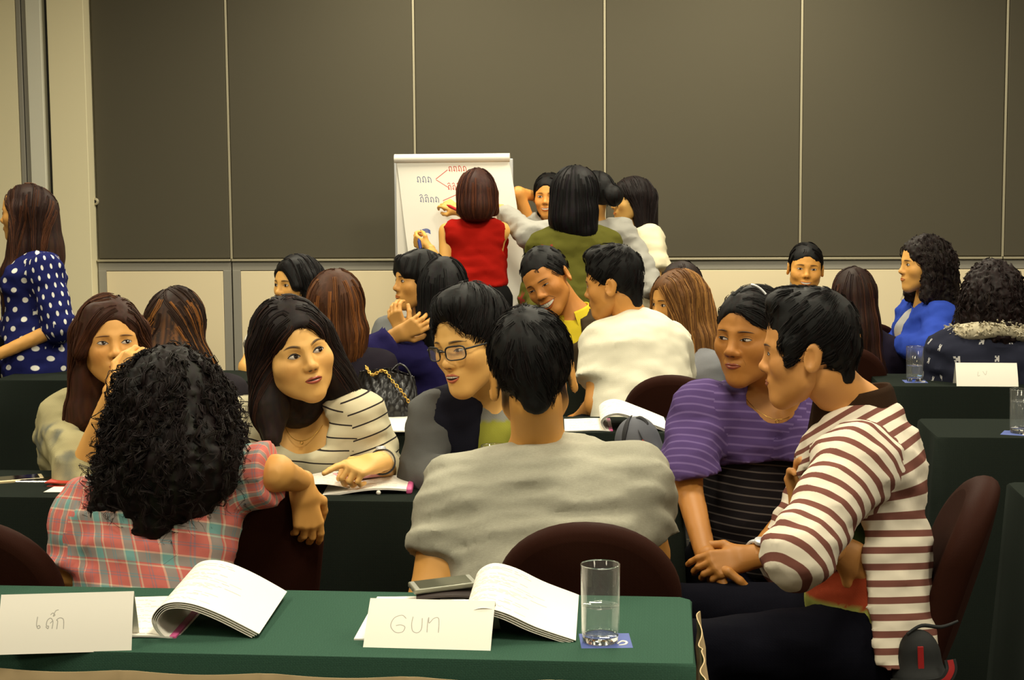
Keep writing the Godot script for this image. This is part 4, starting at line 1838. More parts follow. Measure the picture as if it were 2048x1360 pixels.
	booklet("open booklet with a curled page beside the left name card", Vector3(-0.8193, 0.74, -2.546), 3, 0.21, 0.255, [Vector2(0, 0.002), Vector2(-0.024, 0.010), Vector2(-0.034, 0.036), Vector2(-0.012, 0.060), Vector2(0.028, 0.062), Vector2(0.080, 0.044), Vector2(0.146, 0.010)], 0.15, 0)
	booklet("open booklet with arched pages behind the card reading Gun", Vector3(-0.3138, 0.74, -2.563), 2, 0.21, 0.27, [Vector2(0, 0.002), Vector2(-0.018, 0.012), Vector2(-0.016, 0.042), Vector2(0.012, 0.058), Vector2(0.052, 0.050), Vector2(0.105, 0.026), Vector2(0.168, 0.005)], 0.20, 0)
	booklet("open booklet rolled over itself on the table behind the grey backpack", Vector3(-0.1628, 0.74, -4.79), 4, 0.2, 0.24, [Vector2(0, 0.002), Vector2(-0.022, 0.010), Vector2(-0.030, 0.034), Vector2(-0.008, 0.052), Vector2(0.03, 0.056), Vector2(0.09, 0.036), Vector2(0.175, 0.004)], 0.14, 1, 3)

	# wallet with a pen in it, and the phone lying on top
	var wl := thing("wallet", "dark leather wallet under the silver phone", "wallet", Vector3(-0.388, 0.74, -2.803) + Vector3(0, 0.008, 0), 8)
	obj("flap", sheet(func(u, v): return Vector3(-0.058 + 0.116 * u, 0.012 + 0.004 * sin(u * PI), -0.045 + 0.085 * v), 10, 8, 0.004), M.wallet_leather, wl)
	obj("fold", sheet(func(u, v): return Vector3(0.056 + 0.010 * sin(v * PI), 0.001 + 0.011 * v, -0.045 + 0.085 * u), 8, 8, 0.004), M.wallet_leather, wl)
	obj("pocket", sheet(func(u, v): return Vector3(-0.058 + 0.114 * u, 0.002, -0.045 + 0.085 * v), 6, 6, 0.004), M.wallet_leather, wl)
	var st := mb()
	tube(st, [Vector3(-0.01, 0.008, 0.041), Vector3(0.03, 0.008, 0.038), Vector3(0.046, 0.008, 0.036)], [0.0035, 0.0035, 0.002], 10)
	tag(obj("pen", st.commit(), M.chrome), "pen tucked into the dark wallet", "pen")
	get_node("pen").position = wl.position
	phone("silver phone lying on the dark wallet", wl.position + Vector3(-0.012, 0.019, -0.012), 16, Vector3(0.062, 0.010, 0.118), M.silver_phone, 3, M.mirror_screen)
	get_node("mobile_phone").rotation_degrees.y = -70

	coaster("blue coaster under the glass of water on the nearest table", Vector3(-0.0974, 0.74, -2.581), 6)
	drinking_glass("half-full glass of water on the nearest table", Vector3(-0.1053, 0.74, -2.572) + Vector3(0, 0.0026, 0), 0.062)
	coaster("coaster under the half-full glass on the table with the blank name card", Vector3(0.9257, 0.74, -6.027), 0)
	drinking_glass("half-full glass on the table with the blank name card", Vector3(0.9239, 0.74, -6.027) + Vector3(0, 0.0026, 0), 0.060)
	coaster("coaster under the glass at the right edge of the picture", Vector3(1.037, 0.74, -4.807), -20)
	drinking_glass("nearly full glass cut by the right edge of the picture", Vector3(1.048, 0.74, -4.817) + Vector3(0, 0.0026, 0), 0.095)
	drinking_glass("glass whose rim just shows over the grey T-shirt's shoulder", Vector3(-0.4054, 0.74, -3.754), 0.05)

	# second table
	var nb := thing("notebook", "open notebook with a pink spine in front of the striped jumper", "notebook", Vector3(-0.6196, 0.74, -3.791), 6)
	obj("spine", box_mesh(Vector3(0.016, 0.016, 0.17), 0.006, Vector3(0, 0.009, -0.085)), M.pink, nb)
	obj("leaf_block", sheet(func(u, v): return Vector3(-0.006 - 0.235 * u, 0.012 - 0.008 * u + 0.006 * sin(u * 5.0), -0.17 + 0.17 * v), 20, 6, 0.005), M.page_2, nb)
	obj("turned_leaf", sheet(func(u, v): return Vector3(-0.13 - 0.14 * u - 0.02 * v, 0.016 + 0.010 * sin(u * PI) , -0.185 + 0.17 * v), 16, 6, 0.001), M.page_2, nb)
	phone("pink phone lying on the open notebook", Vector3(-0.7634, 0.74, -3.925) + Vector3(0, 0.020, 0), -58, Vector3(0.070, 0.008, 0.128), M.pink_phone)
	var ball := mb()
	lathe(ball, [Vector2(0, -0.006), Vector2(0.004, -0.0045), Vector2(0.006, 0), Vector2(0.004, 0.0045), Vector2(0, 0.006)], 16)
	var bo := obj("earphone_bud", ball.commit(), M.paper)
	bo.position = Vector3(-0.6928, 0.74, -3.781) + Vector3(0, 0.007, 0)
	tag(bo, "small round white bud in front of the notebook", "earphone")
	phone("white-rimmed phone at the left edge of the second table", Vector3(-1.659, 0.74, -3.917), -62, Vector3(0.066, 0.009, 0.132), M.gold_phone)
	phone("dark phone with a chrome edge beside the red case", Vector3(-1.591, 0.74, -3.907), -88, Vector3(0.062, 0.008, 0.115), M.chrome)
	var rc := thing("phone_case", "folded red case beside the plaid shirt's shoulder", "case", Vector3(-1.518, 0.74, -3.857), 0)
	obj("cover", sheet(func(u, v): return Vector3(-0.035 + 0.09 * u, 0.012 + 0.012 * sin(u * 2.0) * (1.0 - v), -0.08 + 0.10 * v), 8, 6, 0.003), M.red_case, rc)
	obj("base", sheet(func(u, v): return Vector3(-0.03 + 0.09 * u, 0.002, -0.08 + 0.10 * v), 8, 6, 0.003), M.red_case, rc)
	flat_sheet("paper_sheet", "white sheet half under the plaid shirt's left shoulder", "paper", [Vector3(-1.529, 0.74, -3.843), Vector3(-1.452, 0.74, -3.848), Vector3(-1.449, 0.74, -3.77), Vector3(-1.528, 0.74, -3.766)], M.paper)
	flat_sheet("paper_sheet", "white sheet right of the grey T-shirt on the second table", "paper", [Vector3(-0.05, 0.74, -3.97), Vector3(0.0136, 0.74, -3.981), Vector3(0.0081, 0.74, -3.701), Vector3(-0.0582, 0.74, -3.697)], M.paper)
	# third table
	flat_sheet("paper_pad", "white paper pad beside the jumper's sleeve on the third table", "paper", [Vector3(-0.967, 0.74, -5.129), Vector3(-0.818, 0.74, -5.395) + Vector3(0, 0.002, 0), Vector3(-0.7297, 0.74, -4.744), Vector3(-0.8848, 0.74, -4.737)], M.paper, 0.004)
	# far right table
	for q in [["pen", "blue pencil lying beside the far half-full glass", M.pen_blue, Vector3(0.9601, 0.74, -6.18), Vector3(1.035, 0.74, -6.061)], ["pencil", "orange pencil by the yellow scissors", M.pen_orange, Vector3(1.033, 0.74, -6.214), Vector3(1.089, 0.74, -6.107)]]:
		st = mb()
		var at: Vector3 = (q[3] + q[4]) / 2.0 + Vector3(0, 0.0045, 0)
		tube(st, [q[3] - at + Vector3(0, 0.0045, 0), q[3].lerp(q[4], 0.9) - at + Vector3(0, 0.0045, 0), q[4] - at + Vector3(0, 0.0045, 0)], [0.004, 0.004, 0.001], 8)
		var o := obj(q[0], st.commit(), q[2])
		o.position = at
		tag(o, q[1], "pencil")
	st = mb()
	var sc: Vector3 = Vector3(1.075, 0.74, -6.153)
	var loop := []
	for k in 17:
		var a := TAU * k / 16.0
		loop.append(Vector3(0.026 * cos(a), 0.024 + 0.019 * sin(a), 0.0))
	tube(st, loop, loop.map(func(_x): return 0.004), 8, false)
	tube(st, [Vector3(-0.02, 0.008, 0), Vector3(-0.03, 0.004, 0.01)], [0.005, 0.003], 8)
	var so := obj("scissors", st.commit(), M.scissor_yellow)
	so.position = sc
	tag(so, "yellow scissor handles behind the blank name card", "scissors")
	flat_sheet("paper_sheet", "white sheet at the right edge behind the blank name card", "paper", [Vector3(1.333, 0.74, -6.239), Vector3(1.418, 0.74, -6.242), Vector3(1.369, 0.74, -5.984), Vector3(1.286, 0.74, -5.981)], M.paper, 0.003)
	flat_sheet("paper_sheet", "white sheet under the blue cardigan's forearm", "paper", [Vector3(1.034, 0.74, -7.458), Vector3(1.195, 0.74, -7.506), Vector3(1.145, 0.74, -7.24), Vector3(1.022, 0.74, -7.238)], M.paper, 0.003)
	flat_sheet("folder", "thin green folder edge beside the sheet under the blue cardigan", "folder", [Vector3(1.004, 0.74, -7.503), Vector3(1.042, 0.74, -7.481), Vector3(1.043, 0.74, -7.238), Vector3(1.01, 0.74, -7.216)], mat("folder_green", 96, 160, 90, 0.6), 0.004)
	handbag()
	backpack()
	belt_bag()
	flip_chart()


func handbag() -> void:
	# black quilted shoulder bag with a gold chain, standing on the third table
	var at: Vector3 = Vector3(-0.8983, 0.74, -5.088)
	var t := thing("handbag", "black quilted bag with a gold chain strap behind the jumper's shoulder", "bag", at, -8)
	var body := func(u: float, v: float) -> Vector3:
		var a := TAU * u
		var y := v * 0.155
		var flat := lerpf(0.065, 0.022, smoothstep(0.2, 1.0, v))
		var wide := lerpf(0.105, 0.085, v)
		var q := 0.004 * absf(sin(a * 9.0 + v * 9.0)) + 0.004 * absf(sin(a * 9.0 - v * 9.0))
		return Vector3(cos(a) * (wide + q), y + 0.01 * cos(a) * v - 0.035 * maxf(cos(a), 0.0) * v, -sin(a) * (flat + q))
	obj("body", sheet(body, 72, 20, 0.003), M.black_leather, t)
	var st := mb()
	tube(st, smooth_pts([Vector3(0.02, 0.150, 0.01), Vector3(0.045, 0.17, 0.0), Vector3(0.075, 0.145, 0.0), Vector3(0.098, 0.08, 0.01), Vector3(0.103, 0.03, 0.03)], 6), smooth_pts([0.0035, 0.004, 0.004, 0.004, 0.003], 6), 8)
	obj("handle", st.commit(), M.black_leather, t)
	var path := smooth_pts([Vector3(-0.06, 0.162, 0.028), Vector3(-0.035, 0.140, 0.045), Vector3(0.0, 0.152, 0.032), Vector3(0.035, 0.120, 0.048), Vector3(0.07, 0.085, 0.055), Vector3(0.095, 0.045, 0.050)], 5)
	for i in path.size():
		var l := mb()
		var c: Vector3 = path[i]
		var d: Vector3 = (path[mini(i + 1, path.size() - 1)] - path[maxi(i - 1, 0)]).normalized()
		var s := d.cross(Vector3(0.1, 0.2, 1)).normalized()
		if i % 2 == 0:
			s = d.cross(s)
		var loop := []
		for k in 9:
			var a := TAU * k / 8.0
			loop.append(c + d * cos(a) * 0.0075 + s * sin(a) * 0.0042)
		tube(l, loop, [0.0016, 0.0016, 0.0016, 0.0016, 0.0016, 0.0016, 0.0016, 0.0016, 0.0016], 6, false)
		obj("chain_link", l.commit(), M.gold, t)


func backpack() -> void:
	# grey day pack with orange-red panels
	var at: Vector3 = Vector3(-0.0645, 0.74, -3.937)
	var t := thing("backpack", "grey backpack with orange-red side panels behind the grey T-shirt", "backpack", at, -16)
	var F := Field.new()
	F.ell(Vector3(0.0, 0.075, 0.0), Vector3(0.062, 0.095, 0.050), 0.02)
	F.ell(Vector3(-0.012, 0.125, 0.0), Vector3(0.040, 0.040, 0.038), 0.03)
	F.ell(Vector3(0.035, 0.045, 0.012), Vector3(0.040, 0.055, 0.038), 0.03)
	F.planes.append([Vector3(0, -1, 0), 0.0])
	var S := Soup.new()
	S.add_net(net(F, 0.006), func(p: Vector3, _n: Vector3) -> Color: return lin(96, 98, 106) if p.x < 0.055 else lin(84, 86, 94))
	obj("body", S.mesh(), M.feature if M.has("feature") else M.pack_grey, t).material_override = M.pack_grey
	var strip := func(pts: Array, wd: float) -> ArrayMesh:
		var sp := smooth_pts(pts, 8)
		return sheet(func(u, v):
			var q: float = u * (sp.size() - 1)
			var i := mini(int(q), sp.size() - 2)
			var p: Vector3 = sp[i].lerp(sp[i + 1], q - i)
			var d: Vector3 = (sp[i + 1] - sp[i]).normalized()
			var nrm := F.grad(p)
			p -= nrm * F.ev(p, F.all)
			var side := d.cross(nrm).normalized()
			var w := wd * sin(clampf(u, 0.02, 0.98) * PI)
			var r: Vector3 = p + side * (v - 0.5) * w
			r -= F.grad(r) * F.ev(r, F.all)
			return r + F.grad(r) * 0.0025, 30, 4, 0.003)
	obj("side_panel", strip.call([Vector3(0.022, 0.125, 0.045), Vector3(0.046, 0.09, 0.048), Vector3(0.062, 0.05, 0.045), Vector3(0.064, 0.015, 0.040)], 0.028), M.pack_orange, t)
	obj("side_panel", strip.call([Vector3(0.006, 0.115, 0.045), Vector3(0.014, 0.10, 0.05), Vector3(0.018, 0.08, 0.05)], 0.014), M.pack_orange, t)
	obj("zip", strip.call([Vector3(0.008, 0.145, 0.035), Vector3(0.03, 0.11, 0.048), Vector3(0.046, 0.07, 0.05), Vector3(0.05, 0.03, 0.05)], 0.006), M.pack_dark, t)
	obj("strap", strip.call([Vector3(-0.015, 0.165, 0.0), Vector3(-0.022, 0.145, 0.038), Vector3(-0.026, 0.10, 0.048)], 0.012), M.pack_dark, t)
	var st := mb()
	tube(st, smooth_pts([Vector3(-0.012, 0.160, 0.01), Vector3(0.005, 0.172, 0.01), Vector3(0.022, 0.160, 0.012), Vector3(0.024, 0.145, 0.02)], 6), smooth_pts([0.005, 0.006, 0.006, 0.005], 6), 8)
	obj("handle", st.commit(), M.pack_dark, t)


func belt_bag() -> void:
	# small black bag with a red-edged strap lying on the chair seat
	var at: Vector3 = Vector3(0.5134, 0.5344, -3.204)
	at.y = 0.478
	var t := thing("sling_bag", "small black bag with red strap edging on the polo wearer's chair", "bag", at, 0)
	var F := Field.new()
	F.ell(Vector3(-0.005, 0.055, 0), Vector3(0.045, 0.062, 0.035), 0.02)
	F.ell(Vector3(0.0, 0.02, 0.01), Vector3(0.055, 0.022, 0.04), 0.03)
	F.planes.append([Vector3(0, -1, 0), 0.0])
	var S := Soup.new()
	S.add_net(net(F, 0.006), func(_p, _n): return Color(1, 1, 1))
	obj("body", S.mesh(), M.bag_black, t)
	obj("red_stripe", box_mesh(Vector3(0.012, 0.062, 0.004), 0.0015, Vector3(-0.006, 0.062, 0.037), Basis(Vector3.BACK, 0.05)), M.strap_red, t)
	var sp := smooth_pts([Vector3(-0.065, 0.016, 0.042), Vector3(-0.01, 0.018, 0.052), Vector3(0.035, 0.026, 0.050), Vector3(0.052, 0.048, 0.045), Vector3(0.050, 0.068, 0.040)], 8)
	for k in [["strap", 0.016, 0.0, M.bag_black], ["strap_edge", 0.008, 0.0015, M.strap_red]]:
		obj(k[0], sheet(func(u, v):
			var q: float = u * (sp.size() - 1)
			var i := mini(int(q), sp.size() - 2)
			var p: Vector3 = sp[i].lerp(sp[i + 1], q - i)
			var d: Vector3 = (sp[i + 1] - sp[i]).normalized()
			return p + d.cross(Vector3(0, 0, 1)).normalized() * (v - 0.5) * k[1] * 1.4 + Vector3(0, 0, k[2]), 28, 3, 0.003), k[3], t)
	var st := mb()
	tube(st, smooth_pts([Vector3(-0.03, 0.11, 0.01), Vector3(0.0, 0.125, 0.0), Vector3(0.04, 0.12, -0.01), Vector3(0.075, 0.13, -0.02)], 5), smooth_pts([0.003, 0.004, 0.004, 0.003], 5), 6)
	obj("cord", st.commit(), M.bag_black, t)


func flip_chart() -> void:
	var z := -8.42
	var tl: Vector3 = Vector3(-1.43, 1.626, -8.42)
	var tr: Vector3 = Vector3(-0.8137, 1.62, -8.42)
	var w := tr.x - tl.x
	var c := Vector3((tl.x + tr.x) / 2, 0, z)
	var top := (tl.y + tr.y) / 2
	var t := thing("flip_chart", "white flip chart with red and blue handwriting in front of the grey wall", "flip chart", c)
	obj("board", box_mesh(Vector3(w + 0.02, 0.98, 0.018), 0.004, Vector3(0, top - 0.50, -0.06)), M.white_metal, t)
	for x: float in [-1.0, 1.0]:
		var l := mb()
		tube(l, [Vector3(x * w * 0.42, top - 0.3, -0.075), Vector3(x * w * 0.56, 0.0, 0.02)], [0.012, 0.012], 10)
		obj("leg", l.commit(), M.white_metal, t)
	var rl := mb()
	tube(rl, [Vector3(0, top - 0.5, -0.08), Vector3(0, 0, -0.36)], [0.012, 0.012], 10)
	obj("rear_leg", rl.commit(), M.white_metal, t)
	var roll := mb()
	tube(roll, [Vector3(-w / 2 + 0.005, top - 0.006, 0.014), Vector3(w / 2, top - 0.006, 0.014)], [0.023, 0.023], 20)
	obj("paper_roll", roll.commit(), M.paper, t)
	# the written sheet, hanging a little askew
	var im := Image.create(768, 1024, false, Image.FORMAT_RGB8)
	im.fill(Color(0.945, 0.93, 0.885))
	var red := Color(0.78, 0.32, 0.28, 0.8)
	var blue := Color(0.42, 0.44, 0.56, 0.8)
	var deep := Color(0.25, 0.32, 0.62, 0.85)
	var word := func(x: float, y: float, n: int, size: float, col: Color, sd: int) -> void:
		var r := RandomNumberGenerator.new()
		r.seed = sd
		for k in n:
			var o := Vector2(x + k * size * 0.9, y)
			var pts := [o + Vector2(0.1, 0.75) * size, o + Vector2(0.28, 0.9) * size, o + Vector2(0.22, r.randf_range(0.1, 0.3)) * size, o + Vector2(0.5, r.randf_range(0.0, 0.2)) * size, o + Vector2(0.68, r.randf_range(0.2, 0.5)) * size, o + Vector2(0.64, 1.0) * size]
			stroke(im, smooth_pts(pts, 5), 2.2, col)
			if r.randf() < 0.5:
				stroke(im, smooth_pts([o + Vector2(0.1, -0.15) * size, o + Vector2(0.4, -0.35) * size, o + Vector2(0.6, -0.1) * size], 4), 2.0, col)
	word.call(118, 104, 3, 40.0, blue, 1)
	stroke(im, [Vector2(252, 120), Vector2(338, 62)], 2.2, red)
	stroke(im, [Vector2(252, 126), Vector2(330, 178)], 2.2, red)
	word.call(345, 36, 4, 36.0, red, 2)
	word.call(322, 158, 3, 34.0, red, 3)
	word.call(122, 236, 4, 38.0, blue, 4)
	stroke(im, [Vector2(280, 262), Vector2(372, 224)], 2.2, red)
	stroke(im, [Vector2(282, 272), Vector2(352, 352)], 2.2, red)
	word.call(60, 470, 2, 36.0, blue, 5)
	for k in 4:
		stroke(im, smooth_pts([Vector2(116, 456 + k * 7), Vector2(146, 450 + k * 7), Vector2(166, 460 + k * 7)], 4), 2.6, deep)
	paper_mat("chart_page", ImageTexture.create_from_image(im))
	obj("written_sheet", sheet(func(u, v):
		var shift := 0.125 * pow(v, 0.8)
		return Vector3(-w / 2 + 0.012 + (w - 0.02) * u + shift - 0.02 * sin(v * 3.0) * (1.0 - u), top - 0.018 - 0.84 * v + 0.03 * (1.0 - u) * v, 0.018 + 0.05 * v + 0.02 * sin(v * 4.0) * (u - 0.5)), 24, 32, 0.0012), M.chart_page, t)
	obj("under_sheet", sheet(func(u, v): return Vector3(-w / 2 + 0.012 + (w - 0.02) * u, top - 0.02 - 0.86 * v, 0.004 + 0.004 * sin(v * 5.0)), 8, 12, 0.004), M.paper, t)
	# markers in the writing hands
	for q in [["red marker in the hand writing on the flip chart", M.marker_red, Vector3(-1.126, 1.374, -8.239), Vector3(-1.056, 1.344, -8.182)], ["blue marker in the lower hand at the flip chart", M.marker_blue, Vector3(-1.232, 1.212, -7.95), Vector3(-1.217, 1.155, -7.925)]]:
		var st := mb()
		var at: Vector3 = (q[2] + q[3]) / 2.0
		tube(st, [q[2] - at, q[2].lerp(q[3], 0.15) - at, q[2].lerp(q[3], 0.2) - at, q[3] - at], [0.003, 0.006, 0.0085, 0.0085], 12)
		var o := obj("marker_pen", st.commit(), q[1])
		o.position = at
		tag(o, q[0], "marker")



# ---------- cloth patterns ----------
func picture(w: int, h: int, f: Callable) -> ImageTexture:
	var im := Image.create(w, h, false, Image.FORMAT_RGB8)
	for y in h:
		for x in w:
			im.set_pixel(x, y, f.call((x + 0.5) / w, (y + 0.5) / h))
	return ImageTexture.create_from_image(im)


func patterned(key: String, tex: Texture2D, across: float, along: float, rough := 0.92) -> void:
	# across: repeats round the body; along: metres per repeat
	var m := mat(key, 255, 255, 255, rough)
	m.vertex_color_use_as_albedo = true
	m.albedo_texture = tex
	m.metallic_specular = 0.2
	m.uv1_scale = Vector3(across, 1.0 / along, 1)


func make_patterns() -> void:
	var c8 := func(r: float, g: float, b: float) -> Color: return Color(r / 255.0, g / 255.0, b / 255.0)
	patterned("plaid", picture(128, 128, func(u: float, v: float) -> Color:
		var red: Color = c8.call(212, 116, 106)
		var teal: Color = c8.call(122, 168, 164)
		var cream: Color = c8.call(228, 206, 178)
		var band := func(t: float) -> Array:
			# [colour, weight] along one direction of threads
			if t < 0.26:
				return [teal, 0.85]
			if t < 0.31 or (t > 0.90 and t < 0.95):
				return [cream, 0.8]
			if t > 0.56 and t < 0.60 or t > 0.64 and t < 0.67:
				return [c8.call(150, 128, 142), 0.6]
			return [red, 0.6]
		var a: Array = band.call(fposmod(u, 1.0))
		var b: Array = band.call(fposmod(v + 0.2, 1.0))
		var n := 0.04 * sin(u * 400.0) * sin(v * 400.0)
		var m: Color = a[0].lerp(b[0], b[1] / (a[1] + b[1]))
		return Color(m.r + n, m.g + n, m.b + n)), 13, 0.074)
	patterned("polka", picture(64, 64, func(u: float, v: float) -> Color:
		var d := minf(Vector2(u - 0.5, v - 0.5).length(), Vector2(fposmod(u + 0.5, 1.0) - 0.5, fposmod(v + 0.5, 1.0) - 0.5).length())
		return c8.call(30, 34, 88).lerp(c8.call(226, 224, 214), clampf((0.155 - d) * 40.0, 0, 1))), 11, 0.078)
	patterned("jumper", picture(16, 128, func(_u: float, v: float) -> Color:
		return c8.call(222, 213, 180).lerp(c8.call(52, 46, 46), clampf((0.065 - absf(v - 0.5)) * 40.0, 0, 1))), 1, 0.034)
	patterned("polo", picture(16, 128, func(_u: float, v: float) -> Color:
		return c8.call(230, 220, 200).lerp(c8.call(122, 78, 68), clampf((0.215 - absf(v - 0.5)) * 40.0, 0, 1))), 1, 0.0335)
	patterned("purple", picture(16, 64, func(_u: float, v: float) -> Color:
		return c8.call(80, 62, 108).lerp(c8.call(106, 88, 134), clampf((0.16 - absf(v - 0.5)) * 12.0, 0, 1))), 1, 0.020)
	patterned("dark_stripe", picture(16, 64, func(_u: float, v: float) -> Color:
		return c8.call(30, 26, 28).lerp(c8.call(92, 84, 80), clampf((0.12 - absf(v - 0.5)) * 20.0, 0, 1))), 1, 0.0185)
	patterned("navy_print", picture(96, 96, func(u: float, v: float) -> Color:
		var q := Vector2(u - 0.3, v - 0.3) if Vector2(u - 0.3, v - 0.3).length() < 0.3 else Vector2(u - 0.8, v - 0.8)
		var hit := absf(q.x) < 0.075 and absf(q.y) < 0.09 and not (absf(q.x) < 0.02 and absf(q.y) > 0.045) and not (q.x > 0.03 and absf(q.y) < 0.02)
		return c8.call(190, 188, 186) if hit else c8.call(40, 42, 56)), 8, 0.13)
	var speck := FastNoiseLite.new()
	speck.seed = 4
	speck.frequency = 0.3
	patterned("heather", picture(256, 256, func(u: float, v: float) -> Color:
		var n := speck.get_noise_2d(u * 60.0, v * 500.0) * 0.5 + speck.get_noise_2d(u * 300.0 + 90.0, v * 700.0) * 0.5
		return Color(0.95 + n * 0.12, 0.95 + n * 0.12, 0.95 + n * 0.12)), 4, 0.25)
	patterned("olive_print", picture(128, 128, func(u: float, v: float) -> Color:
		var base: Color = c8.call(92, 90, 36)
		var d := Vector2(u - 0.28, v - 0.62)
		var petals := 0.11 * (0.62 + 0.38 * cos(atan2(d.y, d.x) * 6.0))
		if d.length() < petals:
			return c8.call(146, 58, 46)
		var e := Vector2(u - 0.75, v - 0.25).rotated(0.6)
		if absf(e.x) < 0.13 and absf(e.y) < 0.022:
			return c8.call(178, 182, 150)
		return base), 2, 0.42)


func build_people() -> void:
	people_materials()
	make_patterns()
	var fair := lin(226, 178, 136)
	var tan_ := lin(214, 162, 116)
	var dusk := lin(184, 126, 82)
	var deep := lin(168, 112, 74)
	var black := lin(22, 18, 18)
	var soft_black := lin(34, 25, 23)
	var brown := lin(66, 38, 26)
	var auburn := lin(84, 48, 28)
	var cap_ := ["e", Vector3(0, 0.036, -0.018), Vector3(0.084, 0.094, 0.102)]
	var opening := ["x", Vector3(0, -0.035, 0.098), Vector3(0.060, 0.097, 0.062)]
	var front := ["e", Vector3(0, 0.046, 0.024), Vector3(0.067, 0.060, 0.063)]
	var ears := [["x", Vector3(0.086, -0.012, -0.006), Vector3(0.020, 0.036, 0.026), 0.006], ["x", Vector3(-0.086, -0.012, -0.006), Vector3(0.020, 0.036, 0.026), 0.006]]
	var throat := ["x", Vector3(0, -0.165, 0.062), Vector3(0.058, 0.115, 0.090)]
	var s := {}

	# --- the group round the second table
	s = {
		"name": "curls", "label": "person with long dark curly hair seen from behind in a red and teal plaid shirt", "sex": "f", "skin": tan_,
		"head": Vector3(-1.018, 1.029, -3.207), "yaw": 190, "pitch": -4, "lean": -3, "cell": 0.011,
		"N": Vector3(-1.052, 0.8794, -3.199), "SL": Vector3(-1.196, 0.8256, -3.169), "SR": Vector3(-0.9165, 0.8868, -3.222), "Pv": Vector3(-1.039, 0.5225, -3.093), "bulk": 1.06,
		"EL": Vector3(-1.211, 0.7067, -3.135), "ER": Vector3(-0.7978, 0.9025, -3.195), "WR": Vector3(-0.7791, 0.8597, -3.334),
		"hands": [["R", Vector3(0.12, -1, -0.1), Vector3(-0.6, 0, -0.8), [0.35, 0.5, 0.6, 0.7, 0.4], 0.5]],
		"clothes": [{"called": "shirt", "mat": "plaid", "uv": true, "sleeve": 0.92, "ease": 0.013, "loose": 0.014, "fold": 0.012, "fold_f": Vector3(0.8, 2.0, 0.8), "skew": 0.12}],
		"legs": lin(30, 34, 48),
		"hair": {"color": lin(30, 22, 20), "base": 0.4, "straight": false, "rough": 0.012, "cell": 0.009, "bones": [["e", Vector3(0, 0.034, -0.02), Vector3(0.094, 0.100, 0.108)], ["c", Vector3(0, 0.0, -0.05), Vector3(-0.01, -0.11, -0.075), 0.105, 0.115, 0.06], ["m", Vector3(0.06, -0.02, -0.02), Vector3(0.085, -0.13, -0.03), 0.06, 0.055, 0.05], ["c", Vector3(0.0, -0.10, -0.085), Vector3(0.045, -0.215, -0.09), 0.10, 0.06, 0.05], ["c", Vector3(0.06, -0.08, -0.05), Vector3(0.145, -0.195, -0.05), 0.07, 0.045, 0.05]],
			"n": 1150, "kids": 7, "len": 0.40, "w": 0.0030, "curl": 1.0, "curl_r": 0.009, "tail": 0.10, "fan": 0.5, "stop": 0.0, "step": 0.009, "clump": 0.006, "more": [{"n": 300, "kids": 4, "lift": 0.010, "curl_r": 0.013, "w": 0.0024, "len": 0.46, "tail": 0.15}]},
	}
	person(s)

	s = {
		"name": "grey_tee", "label": "person with short black hair and a grey T-shirt seen from behind", "sex": "m", "skin": lin(214, 160, 110),
		"head": Vector3(-0.2742, 1.092, -3.285), "yaw": 182, "pitch": -6, "lean": -6, "hs": 1.03, "cell": 0.010, "head_cell": 0.005, "ear": 1.12, "fade": 0.9,
		"N": Vector3(-0.2683, 0.9094, -3.368), "SL": Vector3(-0.4369, 0.8302, -3.283), "SR": Vector3(-0.0716, 0.8622, -3.342), "Pv": Vector3(-0.2162, 0.5221, -3.152), "bulk": 1.28,
		"EL": Vector3(-0.4711, 0.6446, -3.18), "ER": Vector3(-0.0429, 0.6909, -3.408), "WL": Vector3(-0.4838, 0.5218, -3.51), "WR": Vector3(-0.1502, 0.6193, -3.653),
		"clothes": [{"called": "t_shirt", "mat": "heather", "uv": true, "color": lin(176, 172, 154), "sleeve": 0.62, "ease": 0.012, "loose": 0.016, "fold": 0.015, "fold_f": Vector3(0.55, 2.4, 0.6), "neck": 0.064}],
		"legs": lin(30, 32, 40),
		"hair": {"color": black, "cell": 0.006, "rough": 0.002, "bones": [["e", Vector3(0, 0.050, -0.012), Vector3(0.082, 0.096, 0.104)], ["c", Vector3(0, 0.0, -0.058), Vector3(0, -0.045, -0.062), 0.048, 0.030, 0.03], ["x", Vector3(0, -0.12, 0.02), Vector3(0.13, 0.115, 0.085), 0.02], ["x", Vector3(0, -0.03, 0.11), Vector3(0.075, 0.10, 0.07)]] + ears, "n": 1300, "len": 0.060, "w": 0.0022, "out": 0.10, "tail": 0.01, "crown": Vector3(0.01, 0.10, -0.08), "fan": 1.6, "step": 0.010, "root_low": -0.04},
	}
	person(s)

